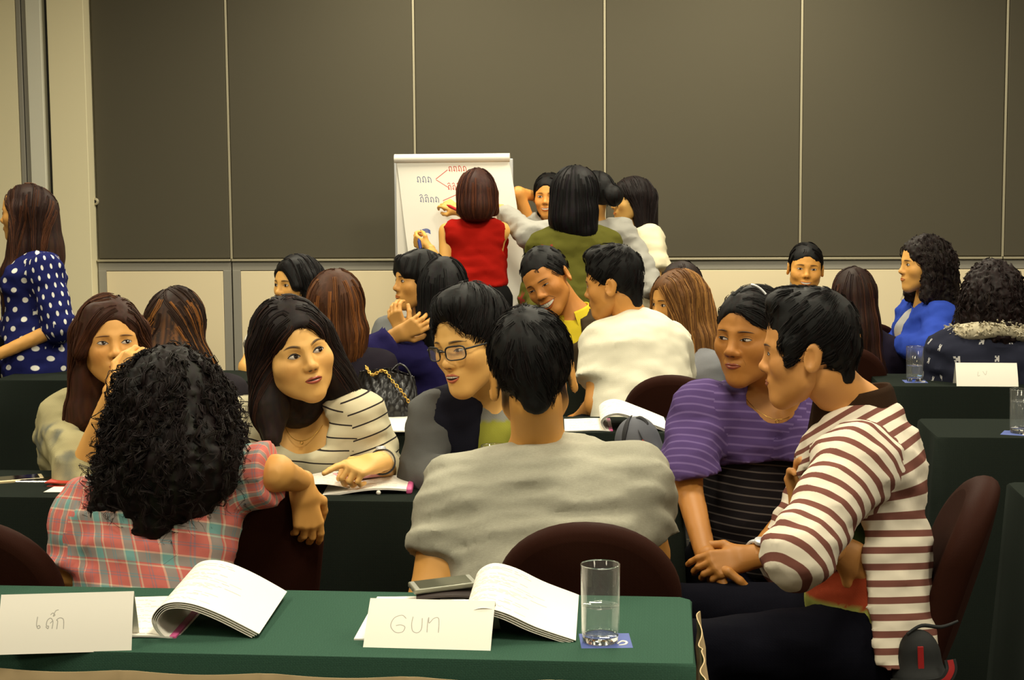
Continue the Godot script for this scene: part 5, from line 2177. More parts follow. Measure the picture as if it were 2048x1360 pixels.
	s = {
		"name": "jumper", "label": "person with a dark wavy bob in a cream jumper with thin dark stripes", "sex": "f", "skin": lin(232, 186, 146),
		"head": Vector3(-0.9399, 1.065, -3.985), "yaw": 27, "pitch": -2, "lean": -14, "hs": 1.06, "jaw": 1.16, "face": 1, "mouth": "parted", "gaze": Vector2(0.7, 0.1), "arch": 0.9, "lip": lin(176, 84, 62), "blush": 0.4, "brow": lin(40, 27, 24), "brow_thick": 1.35, "lash": 1.6, "eyes": 1.15, "head_cell": 0.0036, "cell": 0.011,
		"N": Vector3(-0.9299, 0.9189, -4.113), "SL": Vector3(-0.7783, 0.9006, -4.045), "SR": Vector3(-1.093, 0.876, -4.073), "Pv": Vector3(-0.9561, 0.4748, -4.146),
		"EL": Vector3(-0.7222, 0.7394, -4.054), "WL": Vector3(-0.6974, 0.8105, -3.862), "ER": Vector3(-1.097, 0.7407, -3.958), "WR": Vector3(-1.045, 0.7173, -3.981),
		"hands": [["L", Vector3(-0.55, -0.05, 0.80), Vector3(-0.3, -0.85, -0.2), [0.15, 1.2, 1.3, 1.3, 0.8], 0.5]],
		"clothes": [{"called": "jumper", "mat": "jumper", "uv": true, "sleeve": 1.35, "ease": 0.014, "loose": 0.016, "fold": 0.010, "scoop": 0.075, "scoop_w": 0.085, "neck": 0.07}],
		"hair": {"color": soft_black, "hi": lin(70, 44, 34), "ph": 0.2, "bones": [["e", Vector3(0, 0.042, -0.018), Vector3(0.090, 0.100, 0.108)], front, ["m", Vector3(0.078, 0.03, -0.01), Vector3(0.096, -0.12, -0.010), 0.032, 0.040], ["c", Vector3(0, 0, -0.06), Vector3(0, -0.12, -0.075), 0.084, 0.072], ["c", Vector3(-0.092, -0.11, 0.0), Vector3(-0.115, -0.175, 0.025), 0.040, 0.024], ["c", Vector3(0.088, -0.09, -0.005), Vector3(0.108, -0.135, 0.015), 0.034, 0.020], ["x", Vector3(0, -0.035, 0.098), Vector3(0.062, 0.100, 0.062)], throat], "n": 1000, "len": 0.29, "w": 0.0030, "part": -0.02, "fan": 1.5, "tail": 0.03},
	}
	person(s)
	wristwatch(s, "wristwatch", 0.16, M.strap_black, M.white_metal)
	necklace(s, 0.062)

	s = {
		"name": "glasses", "label": "person with black-framed glasses in a dark jacket with grey sleeves", "sex": "m", "skin": lin(236, 190, 148),
		"head": Vector3(-0.4823, 1.095, -3.951), "yaw": -40, "pitch": -3, "lean": -8, "hs": 1.04, "face": 1, "mouth": "talk", "gaze": Vector2(-0.5, -0.1), "lip": lin(206, 112, 84), "head_cell": 0.0036, "eyes": 0.75, "brow_thick": 1.2, "brow_y": 0.002, "cell": 0.012,
		"N": Vector3(-0.4608, 0.9546, -4.121), "SL": Vector3(-0.3401, 0.8623, -4.144), "SR": Vector3(-0.598, 0.8966, -4.062), "Pv": Vector3(-0.4947, 0.4846, -4.192),
		"ER": Vector3(-0.6099, 0.7588, -3.956), "WR": Vector3(-0.4792, 0.7802, -3.769), "EL": Vector3(-0.3126, 0.7345, -4.032),
		"clothes": [{"called": "t_shirt", "color": lin(150, 150, 140), "sleeve": -1.0, "ease": 0.002, "colf": func(p, _n): return lin(150, 150, 60) if p.y < 0.885 else lin(140, 140, 132)},
			{"called": "jacket", "color": lin(30, 30, 40), "sleeve": 0.0, "ease": 0.018, "fold": 0.004, "neck": 0.074, "vee": 0.30},
			{"called": "sleeve", "torso": false, "color": lin(92, 92, 90), "sleeve": 1.95, "ease": 0.012, "loose": 0.018, "fold": 0.008, "fold_f": Vector3(1.0, 3.0, 1.0), "neck": 0.0}],
		"hair": {"color": black, "rough": 0.002, "cell": 0.006, "bones": [["e", Vector3(0, 0.050, -0.012), Vector3(0.083, 0.096, 0.104)], ["e", Vector3(0.01, 0.100, 0.035), Vector3(0.056, 0.042, 0.056)], ["x", Vector3(0, -0.10, -0.02), Vector3(0.13, 0.085, 0.14), 0.02], ["x", Vector3(0, -0.040, 0.10), Vector3(0.066, 0.116, 0.068), 0.01]], "n": 900, "len": 0.10, "w": 0.0024, "out": 0.10, "tail": 0.015, "crown": Vector3(-0.02, 0.12, -0.05), "fan": 1.8, "step": 0.012, "comb": Vector3(0.3, 0.1, 0.3)},
	}
	person(s)
	eyeglasses(s)
	s = {
		"name": "beige", "label": "person with long straight brown hair in a beige blouse raising one hand to the mouth", "sex": "f", "skin": lin(226, 172, 128),
		"head": Vector3(-1.467, 1.078, -4.107), "yaw": 22, "pitch": 5, "lean": -1, "jaw": 0.98, "face": 1, "mouth": "small", "gaze": Vector2(0.4, 0.5), "arch": 0.15, "brow": lin(96, 64, 44), "blush": 0.5, "cell": 0.012, "brow_thick": 0.9,
		"N": Vector3(-1.532, 0.9259, -4.217), "SL": Vector3(-1.386, 0.8482, -4.244), "SR": Vector3(-1.639, 0.8616, -4.18), "Pv": Vector3(-1.582, 0.4457, -4.285),
		"ER": Vector3(-1.492, 0.7591, -3.921), "WR": Vector3(-1.381, 0.9754, -3.873),
		"hands": [["R", Vector3(0.55, 0.80, -0.10), Vector3(0.3, 0.0, -1), [0.9, 0.85, 0.8, 0.8, 0.5], 0.4]],
		"clothes": [{"called": "blouse", "color": lin(176, 168, 140), "colf": func(p, _n): return lin(172, 162, 122).lerp(lin(118, 118, 104), smoothstep(0.15, 0.45, FOLDS.get_noise_3d(p.x * 0.9, p.y * 0.5, p.z * 0.9))), "sleeve": 1.12, "ease": 0.018, "loose": 0.026, "fold": 0.014, "vee": 0.12, "neck": 0.072}],
		"hair": {"color": brown, "hi": auburn, "ph": 0.4, "bones": [["e", Vector3(0, 0.038, -0.018), Vector3(0.088, 0.094, 0.104)], front, ["m", Vector3(0.080, 0.03, -0.01), Vector3(0.088, -0.20, -0.02), 0.026, 0.032], ["c", Vector3(0, 0, -0.06), Vector3(0, -0.28, -0.09), 0.085, 0.08], ["c", Vector3(-0.085, -0.18, -0.04), Vector3(-0.13, -0.34, -0.06), 0.04, 0.03], ["c", Vector3(-0.05, 0.085, 0.055), Vector3(-0.085, -0.02, 0.045), 0.022, 0.02, 0.03], opening, throat], "n": 800, "len": 0.40, "w": 0.0032, "part": 0.035, "fan": 1.6},
	}
	person(s)
	s = {
		"name": "purple", "label": "person with clipped-back hair in a purple top, hands folded below a black striped belly", "sex": "f", "skin": lin(176, 122, 78),
		"head": Vector3(0.2065, 1.122, -3.869), "yaw": -38, "pitch": -2, "lean": 2, "hs": 0.99, "jaw": 1.08, "nose": 1.18, "face": 1, "mouth": "closed", "gaze": Vector2(-0.7, -0.2), "eyes": 0.7, "lip": lin(146, 72, 48), "head_cell": 0.0036, "brow": lin(40, 28, 22), "crease": 0.25, "blush": 0.1, "cell": 0.011,
		"N": Vector3(0.2545, 0.9901, -3.992), "SL": Vector3(0.3575, 0.9219, -3.914), "SR": Vector3(0.0792, 0.9464, -3.869), "Pv": Vector3(0.2118, 0.5004, -3.958), "belly": 0.95,
		"ER": Vector3(0.0516, 0.7857, -3.75), "WR": Vector3(0.092, 0.6548, -3.559), "EL": Vector3(0.3451, 0.756, -3.795), "WL": Vector3(0.2029, 0.6587, -3.55),
		"hands": [["R", Vector3(0.35, -0.75, 0.35), Vector3(0.75, 0.3, -0.5), [0.7, 0.8, 0.9, 0.9, 0.4], 0.4], ["L", Vector3(-0.92, -0.15, 0.3), Vector3(0.0, -0.5, -0.8), [0.5, 0.7, 0.8, 0.9, 0.2], 0.4]],
		"clothes": [{"called": "striped_shirt", "mat": "dark_stripe", "uv": true, "sleeve": 0.4, "ease": 0.004, "scoop": 0.11, "scoop_w": 0.08, "colf": func(_p, _n): return Color.WHITE},
			{"called": "blouse", "mat": "purple", "uv": true, "sleeve": 1.02, "ease": 0.020, "loose": 0.034, "fold": 0.010, "scoop": 0.062, "scoop_w": 0.07, "neck": 0.072, "planes": [[Vector3(0.10, -1, 0), Vector3(0.185, 0.8157, -3.705)]]}],
		"legs": lin(18, 18, 22),
		"hair": {"color": lin(18, 16, 16), "cell": 0.006, "rough": 0.002, "bones": [["e", Vector3(0, 0.034, -0.016), Vector3(0.079, 0.090, 0.099)], front, ["c", Vector3(0.02, 0, -0.07), Vector3(0.04, -0.09, -0.085), 0.055, 0.045], ["x", Vector3(0, -0.040, 0.098), Vector3(0.062, 0.104, 0.066)], ["x", Vector3(0, -0.10, 0.045), Vector3(0.2, 0.07, 0.045)]], "n": 600, "len": 0.16, "w": 0.0024, "part": -0.025, "fan": 1.6, "comb": Vector3(0, 0.2, -0.9)},
	}
	person(s)
	hairclip(s)
	wristwatch(s, "wristwatch", 0.12, M.white_metal, M.white_metal)
	necklace(s, 0.075)

	s = {
		"name": "polo", "label": "person in a brown and white striped polo shirt sitting sideways with folded arms", "sex": "m", "skin": lin(204, 148, 112),
		"head": Vector3(0.3051, 1.133, -3.425), "yaw": -106, "pitch": 0, "lean": -3, "hs": 1.0, "face": 1, "mouth": "closed", "eyes": 0.7, "gaze": Vector2(0.4, 0), "head_cell": 0.0036, "lip": lin(170, 100, 72), "cell": 0.0105, "ear": 1.0,
		"N": Vector3(0.4163, 0.9957, -3.493), "SL": Vector3(0.3884, 0.9201, -3.281), "SR": Vector3(0.421, 0.9159, -3.677), "Pv": Vector3(0.4239, 0.5264, -3.396), "bulk": 1.0,
		"EL": Vector3(0.2572, 0.7677, -3.111), "WL": Vector3(0.344, 0.7465, -3.259), "ER": Vector3(0.2776, 0.6463, -3.616), "WR": Vector3(0.3053, 0.7592, -3.469), "leg_dir": Vector3(-1, 0, 0.05),
		"KL": Vector3(0.0434, 0.5385, -3.219), "KR": Vector3(0.0004, 0.5423, -3.518), "AL": Vector3(0.0725, 0.1814, -3.186), "AR": Vector3(0.0459, 0.1089, -3.499),
		"hands": [["R", Vector3(-0.12, 0.9, 0.1), Vector3(0.3, 0.0, 0.9), [0.6, 0.6, 0.6, 0.7, 0.3], 0.5], ["L", Vector3(0.80, -0.42, -0.15), Vector3(-0.1, -0.2, -1), [0.25, 0.3, 0.35, 0.45, 0.2], 0.6]],
		"clothes": [{"called": "t_shirt", "ease": 0.008, "sleeve": 0.3, "bust": 0, "colf": func(p, _n): return lin(52, 66, 38) if p.y > 0.755 else (lin(26, 24, 22) if p.y > 0.69 else (lin(172, 74, 48) if p.y > 0.622 else lin(160, 164, 86))), "fold": 0.01},
			{"called": "polo_shirt", "mat": "polo", "uv": true, "sleeve": 1.12, "ease": 0.020, "loose": 0.016, "fold": 0.010, "flare": 0.006, "neck": 0.066, "bend": 0.6, "elbow": 0.03, "planes": [[Vector3(-0.12, -1, 0), Vector3(0.4799, 0.5146, -3.329)]], "cuts": [[Vector3(0.3078, 0.8035, -3.312), Vector3(0.2985, 0.5059, -3.24), 0.095, 0.135], [Vector3(0.2831, 0.7878, -3.489), Vector3(0.2641, 0.4397, -3.453), 0.10, 0.150]]}],
		"legs": lin(22, 24, 34), "leg_cell": 0.016,
		"hair": {"color": black, "rough": 0.002, "cell": 0.006, "bones": [["e", Vector3(0, 0.046, -0.010), Vector3(0.080, 0.092, 0.097)], ["e", Vector3(0, 0.105, 0.045), Vector3(0.05, 0.032, 0.045)], ["c", Vector3(0, -0.01, -0.055), Vector3(0, -0.050, -0.064), 0.050, 0.030, 0.03], ["m", Vector3(0.070, 0.02, 0.035), Vector3(0.071, -0.018, 0.036), 0.012, 0.005], ["x", Vector3(0, -0.12, 0.03), Vector3(0.13, 0.115, 0.080), 0.015], ["x", Vector3(0, -0.03, 0.112), Vector3(0.073, 0.108, 0.072), 0.01]] + ears, "n": 1300, "len": 0.055, "w": 0.0026, "out": 0.10, "tail": 0.012, "crown": Vector3(0.01, 0.11, -0.06), "fan": 1.8, "step": 0.010, "comb": Vector3(0, 0.2, 0.5), "root_low": -0.05},
	}
	person(s)
	collar(s, "collar", M.cloth, lin(52, 34, 28), 0.070, 0.044, 0.075, 0.03)

	# --- behind them
	s = {
		"name": "polka", "label": "person with very long brown hair standing at the left edge in a navy polka-dot blouse", "sex": "f", "skin": tan_, "stand": true,
		"head": Vector3(-2.63, 1.378, -6.398), "yaw": -96, "pitch": 0, "face": 1, "head_cell": 0.006, "cell": 0.013,
		"N": Vector3(-2.592, 1.217, -6.406), "SL": Vector3(-2.49, 1.153, -6.248), "SR": Vector3(-2.676, 1.137, -6.551), "Pv": Vector3(-2.6, 0.7848, -6.362), "bulk": 0.95, "leg_dir": Vector3(-1, 0, 0),
		"EL": Vector3(-2.429, 0.9236, -6.21), "WL": Vector3(-2.669, 0.8157, -6.136), "ER": Vector3(-2.73, 0.8821, -6.541), "WR": Vector3(-2.899, 0.9257, -6.529), "skirt": true, "legs": lin(16, 16, 18),
		"clothes": [{"called": "blouse", "mat": "polka", "uv": true, "sleeve": 1.05, "ease": 0.020, "loose": 0.030, "fold": 0.012, "flare": 0.012}],
		"hair": {"color": lin(48, 28, 22), "hi": auburn, "ph": 0.3, "bones": [["e", Vector3(0, 0.036, -0.018), Vector3(0.083, 0.090, 0.102)], ["c", Vector3(0, 0, -0.06), Vector3(0, -0.18, -0.075), 0.085, 0.085], ["c", Vector3(0, -0.15, -0.065), Vector3(0, -0.48, -0.09), 0.088, 0.05], ["m", Vector3(0.077, 0.02, 0.0), Vector3(0.085, -0.30, 0.03), 0.026, 0.045], ["c", Vector3(0.085, -0.25, 0.03), Vector3(0.08, -0.42, 0.05), 0.05, 0.03], opening, throat], "n": 500, "len": 0.55, "w": 0.0042, "part": 0.0, "fan": 1.4},
	}
	person(s)
	s = {
		"name": "streaks", "label": "person with long brown hair streaked with gold, seen from behind beside the one in beige", "sex": "f", "skin": tan_,
		"head": Vector3(-1.546, 1.04, -4.954), "yaw": 176, "pitch": -4, "N": Vector3(-1.53, 0.8898, -4.941), "SL": Vector3(-1.685, 0.8355, -4.92), "SR": Vector3(-1.378, 0.8331, -4.949),
		"clothes": [{"called": "shirt", "color": lin(44, 40, 44), "sleeve": 1.2}],
		"hair": {"color": lin(50, 31, 22), "hi": lin(150, 96, 44), "ph": 0.32, "bones": [["e", Vector3(0, 0.038, -0.018), Vector3(0.088, 0.096, 0.106)], front, ["c", Vector3(0, 0.0, -0.05), Vector3(0, -0.15, -0.08), 0.095, 0.105], ["c", Vector3(0.0, -0.12, -0.08), Vector3(-0.03, -0.26, -0.10), 0.11, 0.09], ["c", Vector3(-0.06, -0.12, -0.06), Vector3(-0.16, -0.25, -0.04), 0.07, 0.05]], "n": 700, "len": 0.42, "w": 0.0036, "part": 0.02, "fan": 1.3, "stop": 0.0, "tail": 0.05},
	}
	person(s)
	s = {
		"name": "chestnut", "label": "person with rounded chestnut hair seen from behind, left of the one in navy", "sex": "f", "skin": tan_,
		"head": Vector3(-1.144, 1.066, -5.5), "yaw": 178, "N": Vector3(-1.14, 0.9128, -5.485), "SL": Vector3(-1.297, 0.8583, -5.465), "SR": Vector3(-0.9868, 0.8558, -5.494),
		"clothes": [{"called": "shirt", "color": lin(40, 38, 44), "sleeve": 1.2}],
		"hair": {"color": lin(82, 48, 26), "hi": lin(136, 84, 42), "ph": 0.3, "bones": [["e", Vector3(0, 0.038, -0.02), Vector3(0.092, 0.096, 0.106)], front, ["c", Vector3(0, 0.0, -0.05), Vector3(0, -0.13, -0.06), 0.10, 0.098], ["c", Vector3(-0.03, -0.10, -0.05), Vector3(-0.05, -0.20, -0.04), 0.09, 0.05]], "n": 600, "len": 0.34, "w": 0.0040, "fan": 1.0, "stop": 0.0, "crown": Vector3(0, 0.12, -0.06)},
	}
	person(s)
	s = {
		"name": "white_top", "label": "person with straight black hair in a white top looking left, under the partition rail", "sex": "f", "skin": lin(230, 180, 132),
		"head": Vector3(-1.517, 1.076, -6.475), "yaw": -42, "pitch": 2, "face": 1, "mouth": "closed", "head_cell": 0.0055, "N": Vector3(-1.526, 0.9065, -6.518), "SL": Vector3(-1.377, 0.8287, -6.464), "SR": Vector3(-1.652, 0.8678, -6.441), "ER": Vector3(-1.691, 0.7505, -6.324), "WR": Vector3(-1.561, 0.698, -6.18),
		"clothes": [{"called": "shirt", "color": lin(222, 216, 204), "sleeve": 0.45, "loose": 0.02}],
		"hair": {"color": black, "bones": [["e", Vector3(0, 0.038, -0.018), Vector3(0.088, 0.094, 0.104)], front, ["m", Vector3(0.078, 0.03, -0.005), Vector3(0.086, -0.14, 0.0), 0.03, 0.034], ["c", Vector3(0, 0, -0.06), Vector3(0, -0.15, -0.07), 0.088, 0.085], ["c", Vector3(0.03, 0.08, 0.06), Vector3(0.07, 0.0, 0.06), 0.03, 0.022], opening, throat], "n": 420, "len": 0.3, "w": 0.0042, "part": -0.02, "fan": 1.5},
	}
	person(s)
	s = {
		"name": "navy", "label": "person with straight black hair in a navy jumper, seen from behind, arm folded up", "sex": "f", "skin": tan_,
		"head": Vector3(-0.8089, 1.095, -5.838), "yaw": 172, "N": Vector3(-0.7976, 0.9368, -5.824), "SL": Vector3(-0.8984, 0.8635, -5.746), "SR": Vector3(-0.6344, 0.8342, -5.849), "EL": Vector3(-1.083, 0.8782, -5.608), "WL": Vector3(-0.9758, 0.941, -5.665),
		"hands": [["L", Vector3(0.85, 0.42, 0.1), Vector3(0.2, 0.3, -0.9), [0.4, 0.5, 0.6, 0.6, 0.3], 0.5]],
		"clothes": [{"called": "jumper", "color": lin(42, 38, 82), "sleeve": 1.9, "ease": 0.016, "loose": 0.018, "fold": 0.012}],
		"hair": {"color": lin(20, 17, 18), "bones": [["e", Vector3(0, 0.038, -0.018), Vector3(0.086, 0.094, 0.104)], front, ["c", Vector3(0, 0.0, -0.05), Vector3(0, -0.16, -0.07), 0.09, 0.088], ["c", Vector3(0.0, -0.12, -0.06), Vector3(0.01, -0.20, -0.07), 0.088, 0.085]], "n": 520, "len": 0.36, "w": 0.0038, "fan": 0.9, "stop": 0.0},
	}
	person(s)
	s = {
		"name": "chin", "label": "person in grey with a black fringe, chin on one hand below the flip chart", "sex": "f", "skin": tan_,
		"head": Vector3(-0.9851, 1.101, -6.327), "yaw": -64, "pitch": 2, "face": 1, "mouth": "closed", "head_cell": 0.0055, "N": Vector3(-0.9644, 0.9252, -6.362), "SL": Vector3(-0.893, 0.86, -6.17), "SR": Vector3(-1.142, 0.8865, -6.512), "EL": Vector3(-0.9498, 0.7606, -6.094), "WL": Vector3(-1.011, 0.896, -6.122), "ER": Vector3(-1.123, 0.837, -6.388), "WR": Vector3(-1.056, 0.7871, -6.288),
		"hands": [["L", Vector3(-0.35, 0.9, 0.1), Vector3(0.35, 0.1, -0.9), [0.7, 0.7, 0.7, 0.7, 0.4], 0.5]],
		"clothes": [{"called": "shirt", "color": lin(112, 114, 112), "sleeve": 1.0, "ease": 0.014}],
		"hair": {"color": black, "bones": [["e", Vector3(0, 0.038, -0.018), Vector3(0.087, 0.094, 0.104)], front, ["m", Vector3(0.078, 0.03, -0.01), Vector3(0.084, -0.12, -0.02), 0.03, 0.03], ["c", Vector3(0, 0, -0.06), Vector3(0, -0.13, -0.07), 0.088, 0.08], ["m", Vector3(0.02, 0.075, 0.07), Vector3(0.045, 0.035, 0.072), 0.026, 0.016], ["x", Vector3(0, -0.052, 0.102), Vector3(0.060, 0.088, 0.062)]], "n": 420, "len": 0.26, "w": 0.0042, "fan": 1.2},
	}
	person(s)
	s = {
		"name": "laugh", "label": "person laughing with head thrown to one side, in a brown jacket over a yellow shirt", "sex": "m", "skin": lin(190, 130, 84),
		"head": Vector3(-0.4528, 1.108, -6.177), "yaw": -30, "pitch": 0, "lean": -29, "hs": 1.06, "nose": 1.15, "face": 1, "mouth": "laugh", "crease": 1.3, "eyes": 0.45, "head_cell": 0.0045, "ear": 1.0,
		"N": Vector3(-0.3557, 0.9687, -6.233), "SL": Vector3(-0.2024, 0.9129, -6.202), "SR": Vector3(-0.4812, 0.8292, -6.247), "bulk": 1.05,
		"clothes": [{"called": "shirt", "color": lin(196, 174, 44), "sleeve": 0.3, "ease": 0.006}, {"called": "jacket", "color": lin(66, 54, 42), "sleeve": 1.9, "ease": 0.018, "vee": 0.07, "neck": 0.070, "fold": 0.012}],
		"hair": {"color": black, "cell": 0.007, "bones": [["e", Vector3(0, 0.042, -0.016), Vector3(0.082, 0.092, 0.102)], ["x", Vector3(0, -0.10, 0.0), Vector3(0.13, 0.10, 0.11), 0.015], ["x", Vector3(0, -0.03, 0.112), Vector3(0.070, 0.103, 0.070), 0.01]], "n": 500, "len": 0.06, "w": 0.003, "out": 0.08, "tail": 0.01, "fan": 1.2, "step": 0.012, "comb": Vector3(0.2, 0.4, -0.9)},
	}
	person(s)
	collar(s, "collar", M.cloth, lin(206, 184, 48), 0.062, 0.030, 0.050, 0.05)
	s = {
		"name": "white_polo", "label": "person with short black hair in a white polo shirt turned towards the laughing neighbour", "sex": "m", "skin": lin(206, 148, 102),
		"head": Vector3(-0.1825, 1.135, -5.6), "yaw": -110, "pitch": -2, "lean": -5, "hs": 1.0, "face": 1, "mouth": "closed", "head_cell": 0.0045, "ear": 1.05,
		"N": Vector3(-0.106, 0.9864, -5.612), "SL": Vector3(-0.2133, 0.9281, -5.526), "SR": Vector3(0.0133, 0.9067, -5.737), "Pv": Vector3(-0.0689, 0.6414, -5.46), "EL": Vector3(-0.229, 0.7344, -5.434), "WL": Vector3(-0.303, 0.6444, -5.66), "ER": Vector3(0.0357, 0.695, -5.829), "bulk": 1.10,
		"clothes": [{"called": "polo_shirt", "color": lin(236, 230, 206), "sleeve": 0.62, "ease": 0.016, "loose": 0.022, "fold": 0.010, "fold_f": Vector3(0.8, 1.8, 0.8)}],
		"hair": {"color": black, "cell": 0.006, "rough": 0.002, "bones": [["e", Vector3(0, 0.048, -0.012), Vector3(0.082, 0.094, 0.100)], ["e", Vector3(0, 0.105, 0.04), Vector3(0.05, 0.03, 0.05)], ["c", Vector3(0, -0.01, -0.055), Vector3(0, -0.07, -0.068), 0.050, 0.030, 0.03], ["x", Vector3(0, -0.12, 0.03), Vector3(0.13, 0.115, 0.080), 0.015], ["x", Vector3(0, -0.03, 0.112), Vector3(0.073, 0.108, 0.072), 0.01]] + ears, "n": 900, "len": 0.06, "w": 0.003, "out": 0.12, "tail": 0.012, "crown": Vector3(0, 0.11, -0.06), "fan": 1.8, "step": 0.011, "comb": Vector3(0, 0.2, 0.4), "root_low": -0.05},
	}
	person(s)
	collar(s, "collar", M.cloth, lin(230, 222, 204), 0.064, 0.034, 0.052, 0.03)
	s = {
		"name": "blonde", "label": "person with long golden-streaked hair beside the white polo wearer", "sex": "f", "skin": lin(214, 162, 116),
		"head": Vector3(0.0404, 1.029, -6.115), "yaw": -62, "pitch": -4, "face": 1, "mouth": "closed", "head_cell": 0.0055, "N": Vector3(0.0789, 0.8516, -6.121), "SL": Vector3(0.1764, 0.7946, -6.004), "SR": Vector3(-0.001, 0.7705, -6.287),
		"clothes": [{"called": "shirt", "color": lin(128, 130, 134), "sleeve": 1.0}],
		"hair": {"color": lin(112, 74, 38), "hi": lin(166, 118, 62), "ph": 0.35, "bones": [["e", Vector3(0, 0.038, -0.018), Vector3(0.087, 0.094, 0.106)], front, ["m", Vector3(0.078, 0.03, 0.02), Vector3(0.095, -0.20, 0.02), 0.036, 0.045], ["c", Vector3(0, 0, -0.06), Vector3(0.03, -0.22, -0.10), 0.09, 0.09], ["c", Vector3(0.07, -0.15, -0.05), Vector3(0.10, -0.32, -0.06), 0.06, 0.04], ["c", Vector3(0.06, 0.07, 0.05), Vector3(0.075, -0.05, 0.055), 0.03, 0.03], opening, throat], "n": 700, "len": 0.44, "w": 0.0030, "part": -0.01, "fan": 1.4},
	}
	person(s)
	s = {
		"name": "dark_round", "label": "person of whom only the dark brown crown shows above the golden-streaked hair", "sex": "f", "skin": tan_,
		"head": Vector3(0.0698, 1.028, -6.774), "yaw": 170, "N": Vector3(0.0785, 0.8752, -6.76), "SL": Vector3(-0.0642, 0.8029, -6.739), "SR": Vector3(0.2214, 0.8006, -6.766), "cell": 0.016,
		"clothes": [{"called": "shirt", "color": lin(60, 54, 56), "sleeve": 1.0}],
		"hair": {"color": lin(40, 26, 20), "bones": [["e", Vector3(0, 0.038, -0.018), Vector3(0.088, 0.094, 0.105)], front, ["c", Vector3(0, 0, -0.05), Vector3(0, -0.17, -0.07), 0.09, 0.08]], "n": 320, "len": 0.3, "w": 0.0046, "stop": 0.0},
	}
	person(s)

	# --- at the flip chart
	s = {
		"name": "red", "label": "person with an auburn bob in a sleeveless red top writing on the flip chart", "sex": "f", "skin": lin(228, 176, 124), "stand": true,
		"head": Vector3(-0.9242, 1.43, -7.88), "yaw": 174, "pitch": -2, "N": Vector3(-0.9249, 1.296, -7.917), "SL": Vector3(-1.076, 1.252, -7.848), "SR": Vector3(-0.8055, 1.254, -7.894), "Pv": Vector3(-0.9259, 0.9085, -7.807), "bulk": 0.92, "leg_dir": Vector3(-0.1, 0, -1),
		"EL": Vector3(-1.075, 1.05, -7.787), "WL": Vector3(-1.176, 1.152, -7.989), "ER": Vector3(-0.8823, 1.144, -8.158), "WR": Vector3(-1.056, 1.337, -8.262),
		"hands": [["L", Vector3(-0.8, 0.45, -0.3), Vector3(0.2, 0.4, -0.9), [0.9, 1.0, 1.1, 1.1, 0.7], 0.4], ["R", Vector3(-0.75, 0.4, -0.3), Vector3(0.0, -0.5, -0.8), [0.6, 0.9, 1.0, 1.1, 0.6], 0.4]],
		"clothes": [{"called": "top", "color": lin(158, 24, 20), "sleeve": 0.0, "ease": 0.012, "fold": 0.010, "neck": 0.070, "low": 0.02, "flare": 0.0, "planes": [[Vector3(0, -1, 0), Vector3(-0.9284, 0.9758, -7.834)]]}],
		"legs": lin(36, 34, 40),
		"hair": {"color": lin(62, 32, 24), "hi": lin(100, 56, 36), "ph": 0.3, "bones": [["e", Vector3(0, 0.038, -0.018), Vector3(0.088, 0.096, 0.106)], front, ["c", Vector3(0, 0.0, -0.045), Vector3(0, -0.055, -0.055), 0.098, 0.098], ["m", Vector3(0.07, 0.0, 0.0), Vector3(0.08, -0.085, 0.01), 0.03, 0.026], ["x", Vector3(0, -0.24, -0.04), Vector3(0.2, 0.105, 0.2), 0.02]], "n": 520, "len": 0.24, "w": 0.0044, "stop": 0.0, "tail": 0.012, "fan": 0.9},
	}
	person(s)
	s = {
		"name": "smile_far", "label": "smiling person at the flip chart with one elbow raised behind the head", "sex": "f", "skin": lin(216, 156, 106), "stand": true,
		"head": Vector3(-0.6163, 1.411, -8.514), "yaw": -14, "face": 1, "mouth": "smile", "head_cell": 0.006, "N": Vector3(-0.6143, 1.264, -8.55), "SL": Vector3(-0.4785, 1.212, -8.507), "SR": Vector3(-0.7112, 1.23, -8.486), "Pv": Vector3(-0.6101, 0.8906, -8.462), "ER": Vector3(-0.7729, 1.432, -8.42), "WR": Vector3(-0.6572, 1.402, -8.63),
		"clothes": [{"called": "t_shirt", "color": lin(150, 148, 140), "sleeve": 0.42}],
		"hair": {"color": black, "bones": [cap_, front, ["c", Vector3(0, 0, -0.06), Vector3(-0.03, -0.1, -0.08), 0.08, 0.05], ["x", Vector3(0, -0.04, 0.098), Vector3(0.062, 0.10, 0.068)]], "n": 300, "len": 0.2, "w": 0.0044, "part": 0.0, "fan": 1.5},
	}
	person(s)
	s = {
		"name": "hoodie", "label": "person in a pale grey sweatshirt reaching an arm out towards the flip chart", "sex": "f", "skin": tan_, "stand": true,
		"head": Vector3(-0.3608, 1.417, -8.085), "yaw": -125, "N": Vector3(-0.3603, 1.27, -8.12), "SL": Vector3(-0.53, 1.244, -8), "SR": Vector3(-0.2141, 1.239, -8.131), "Pv": Vector3(-0.3546, 0.8923, -8.083), "EL": Vector3(-0.6725, 1.228, -7.904), "WL": Vector3(-0.829, 1.336, -8.233), "ER": Vector3(-0.1069, 1.058, -8.043), "WR": Vector3(-0.0513, 0.926, -7.964),
		"clothes": [{"called": "sweatshirt", "color": lin(166, 164, 156), "sleeve": 1.95, "ease": 0.018, "loose": 0.022, "fold": 0.014}],
		"hair": {"color": black, "straight": false, "bones": [cap_, front, ["e", Vector3(0, 0.0, -0.12), Vector3(0.055, 0.055, 0.05)], ["x", Vector3(0, -0.04, 0.098), Vector3(0.062, 0.10, 0.068)]], "n": 300, "len": 0.16, "w": 0.0044, "curl": 0.4, "curl_r": 0.006},
	}
	person(s)
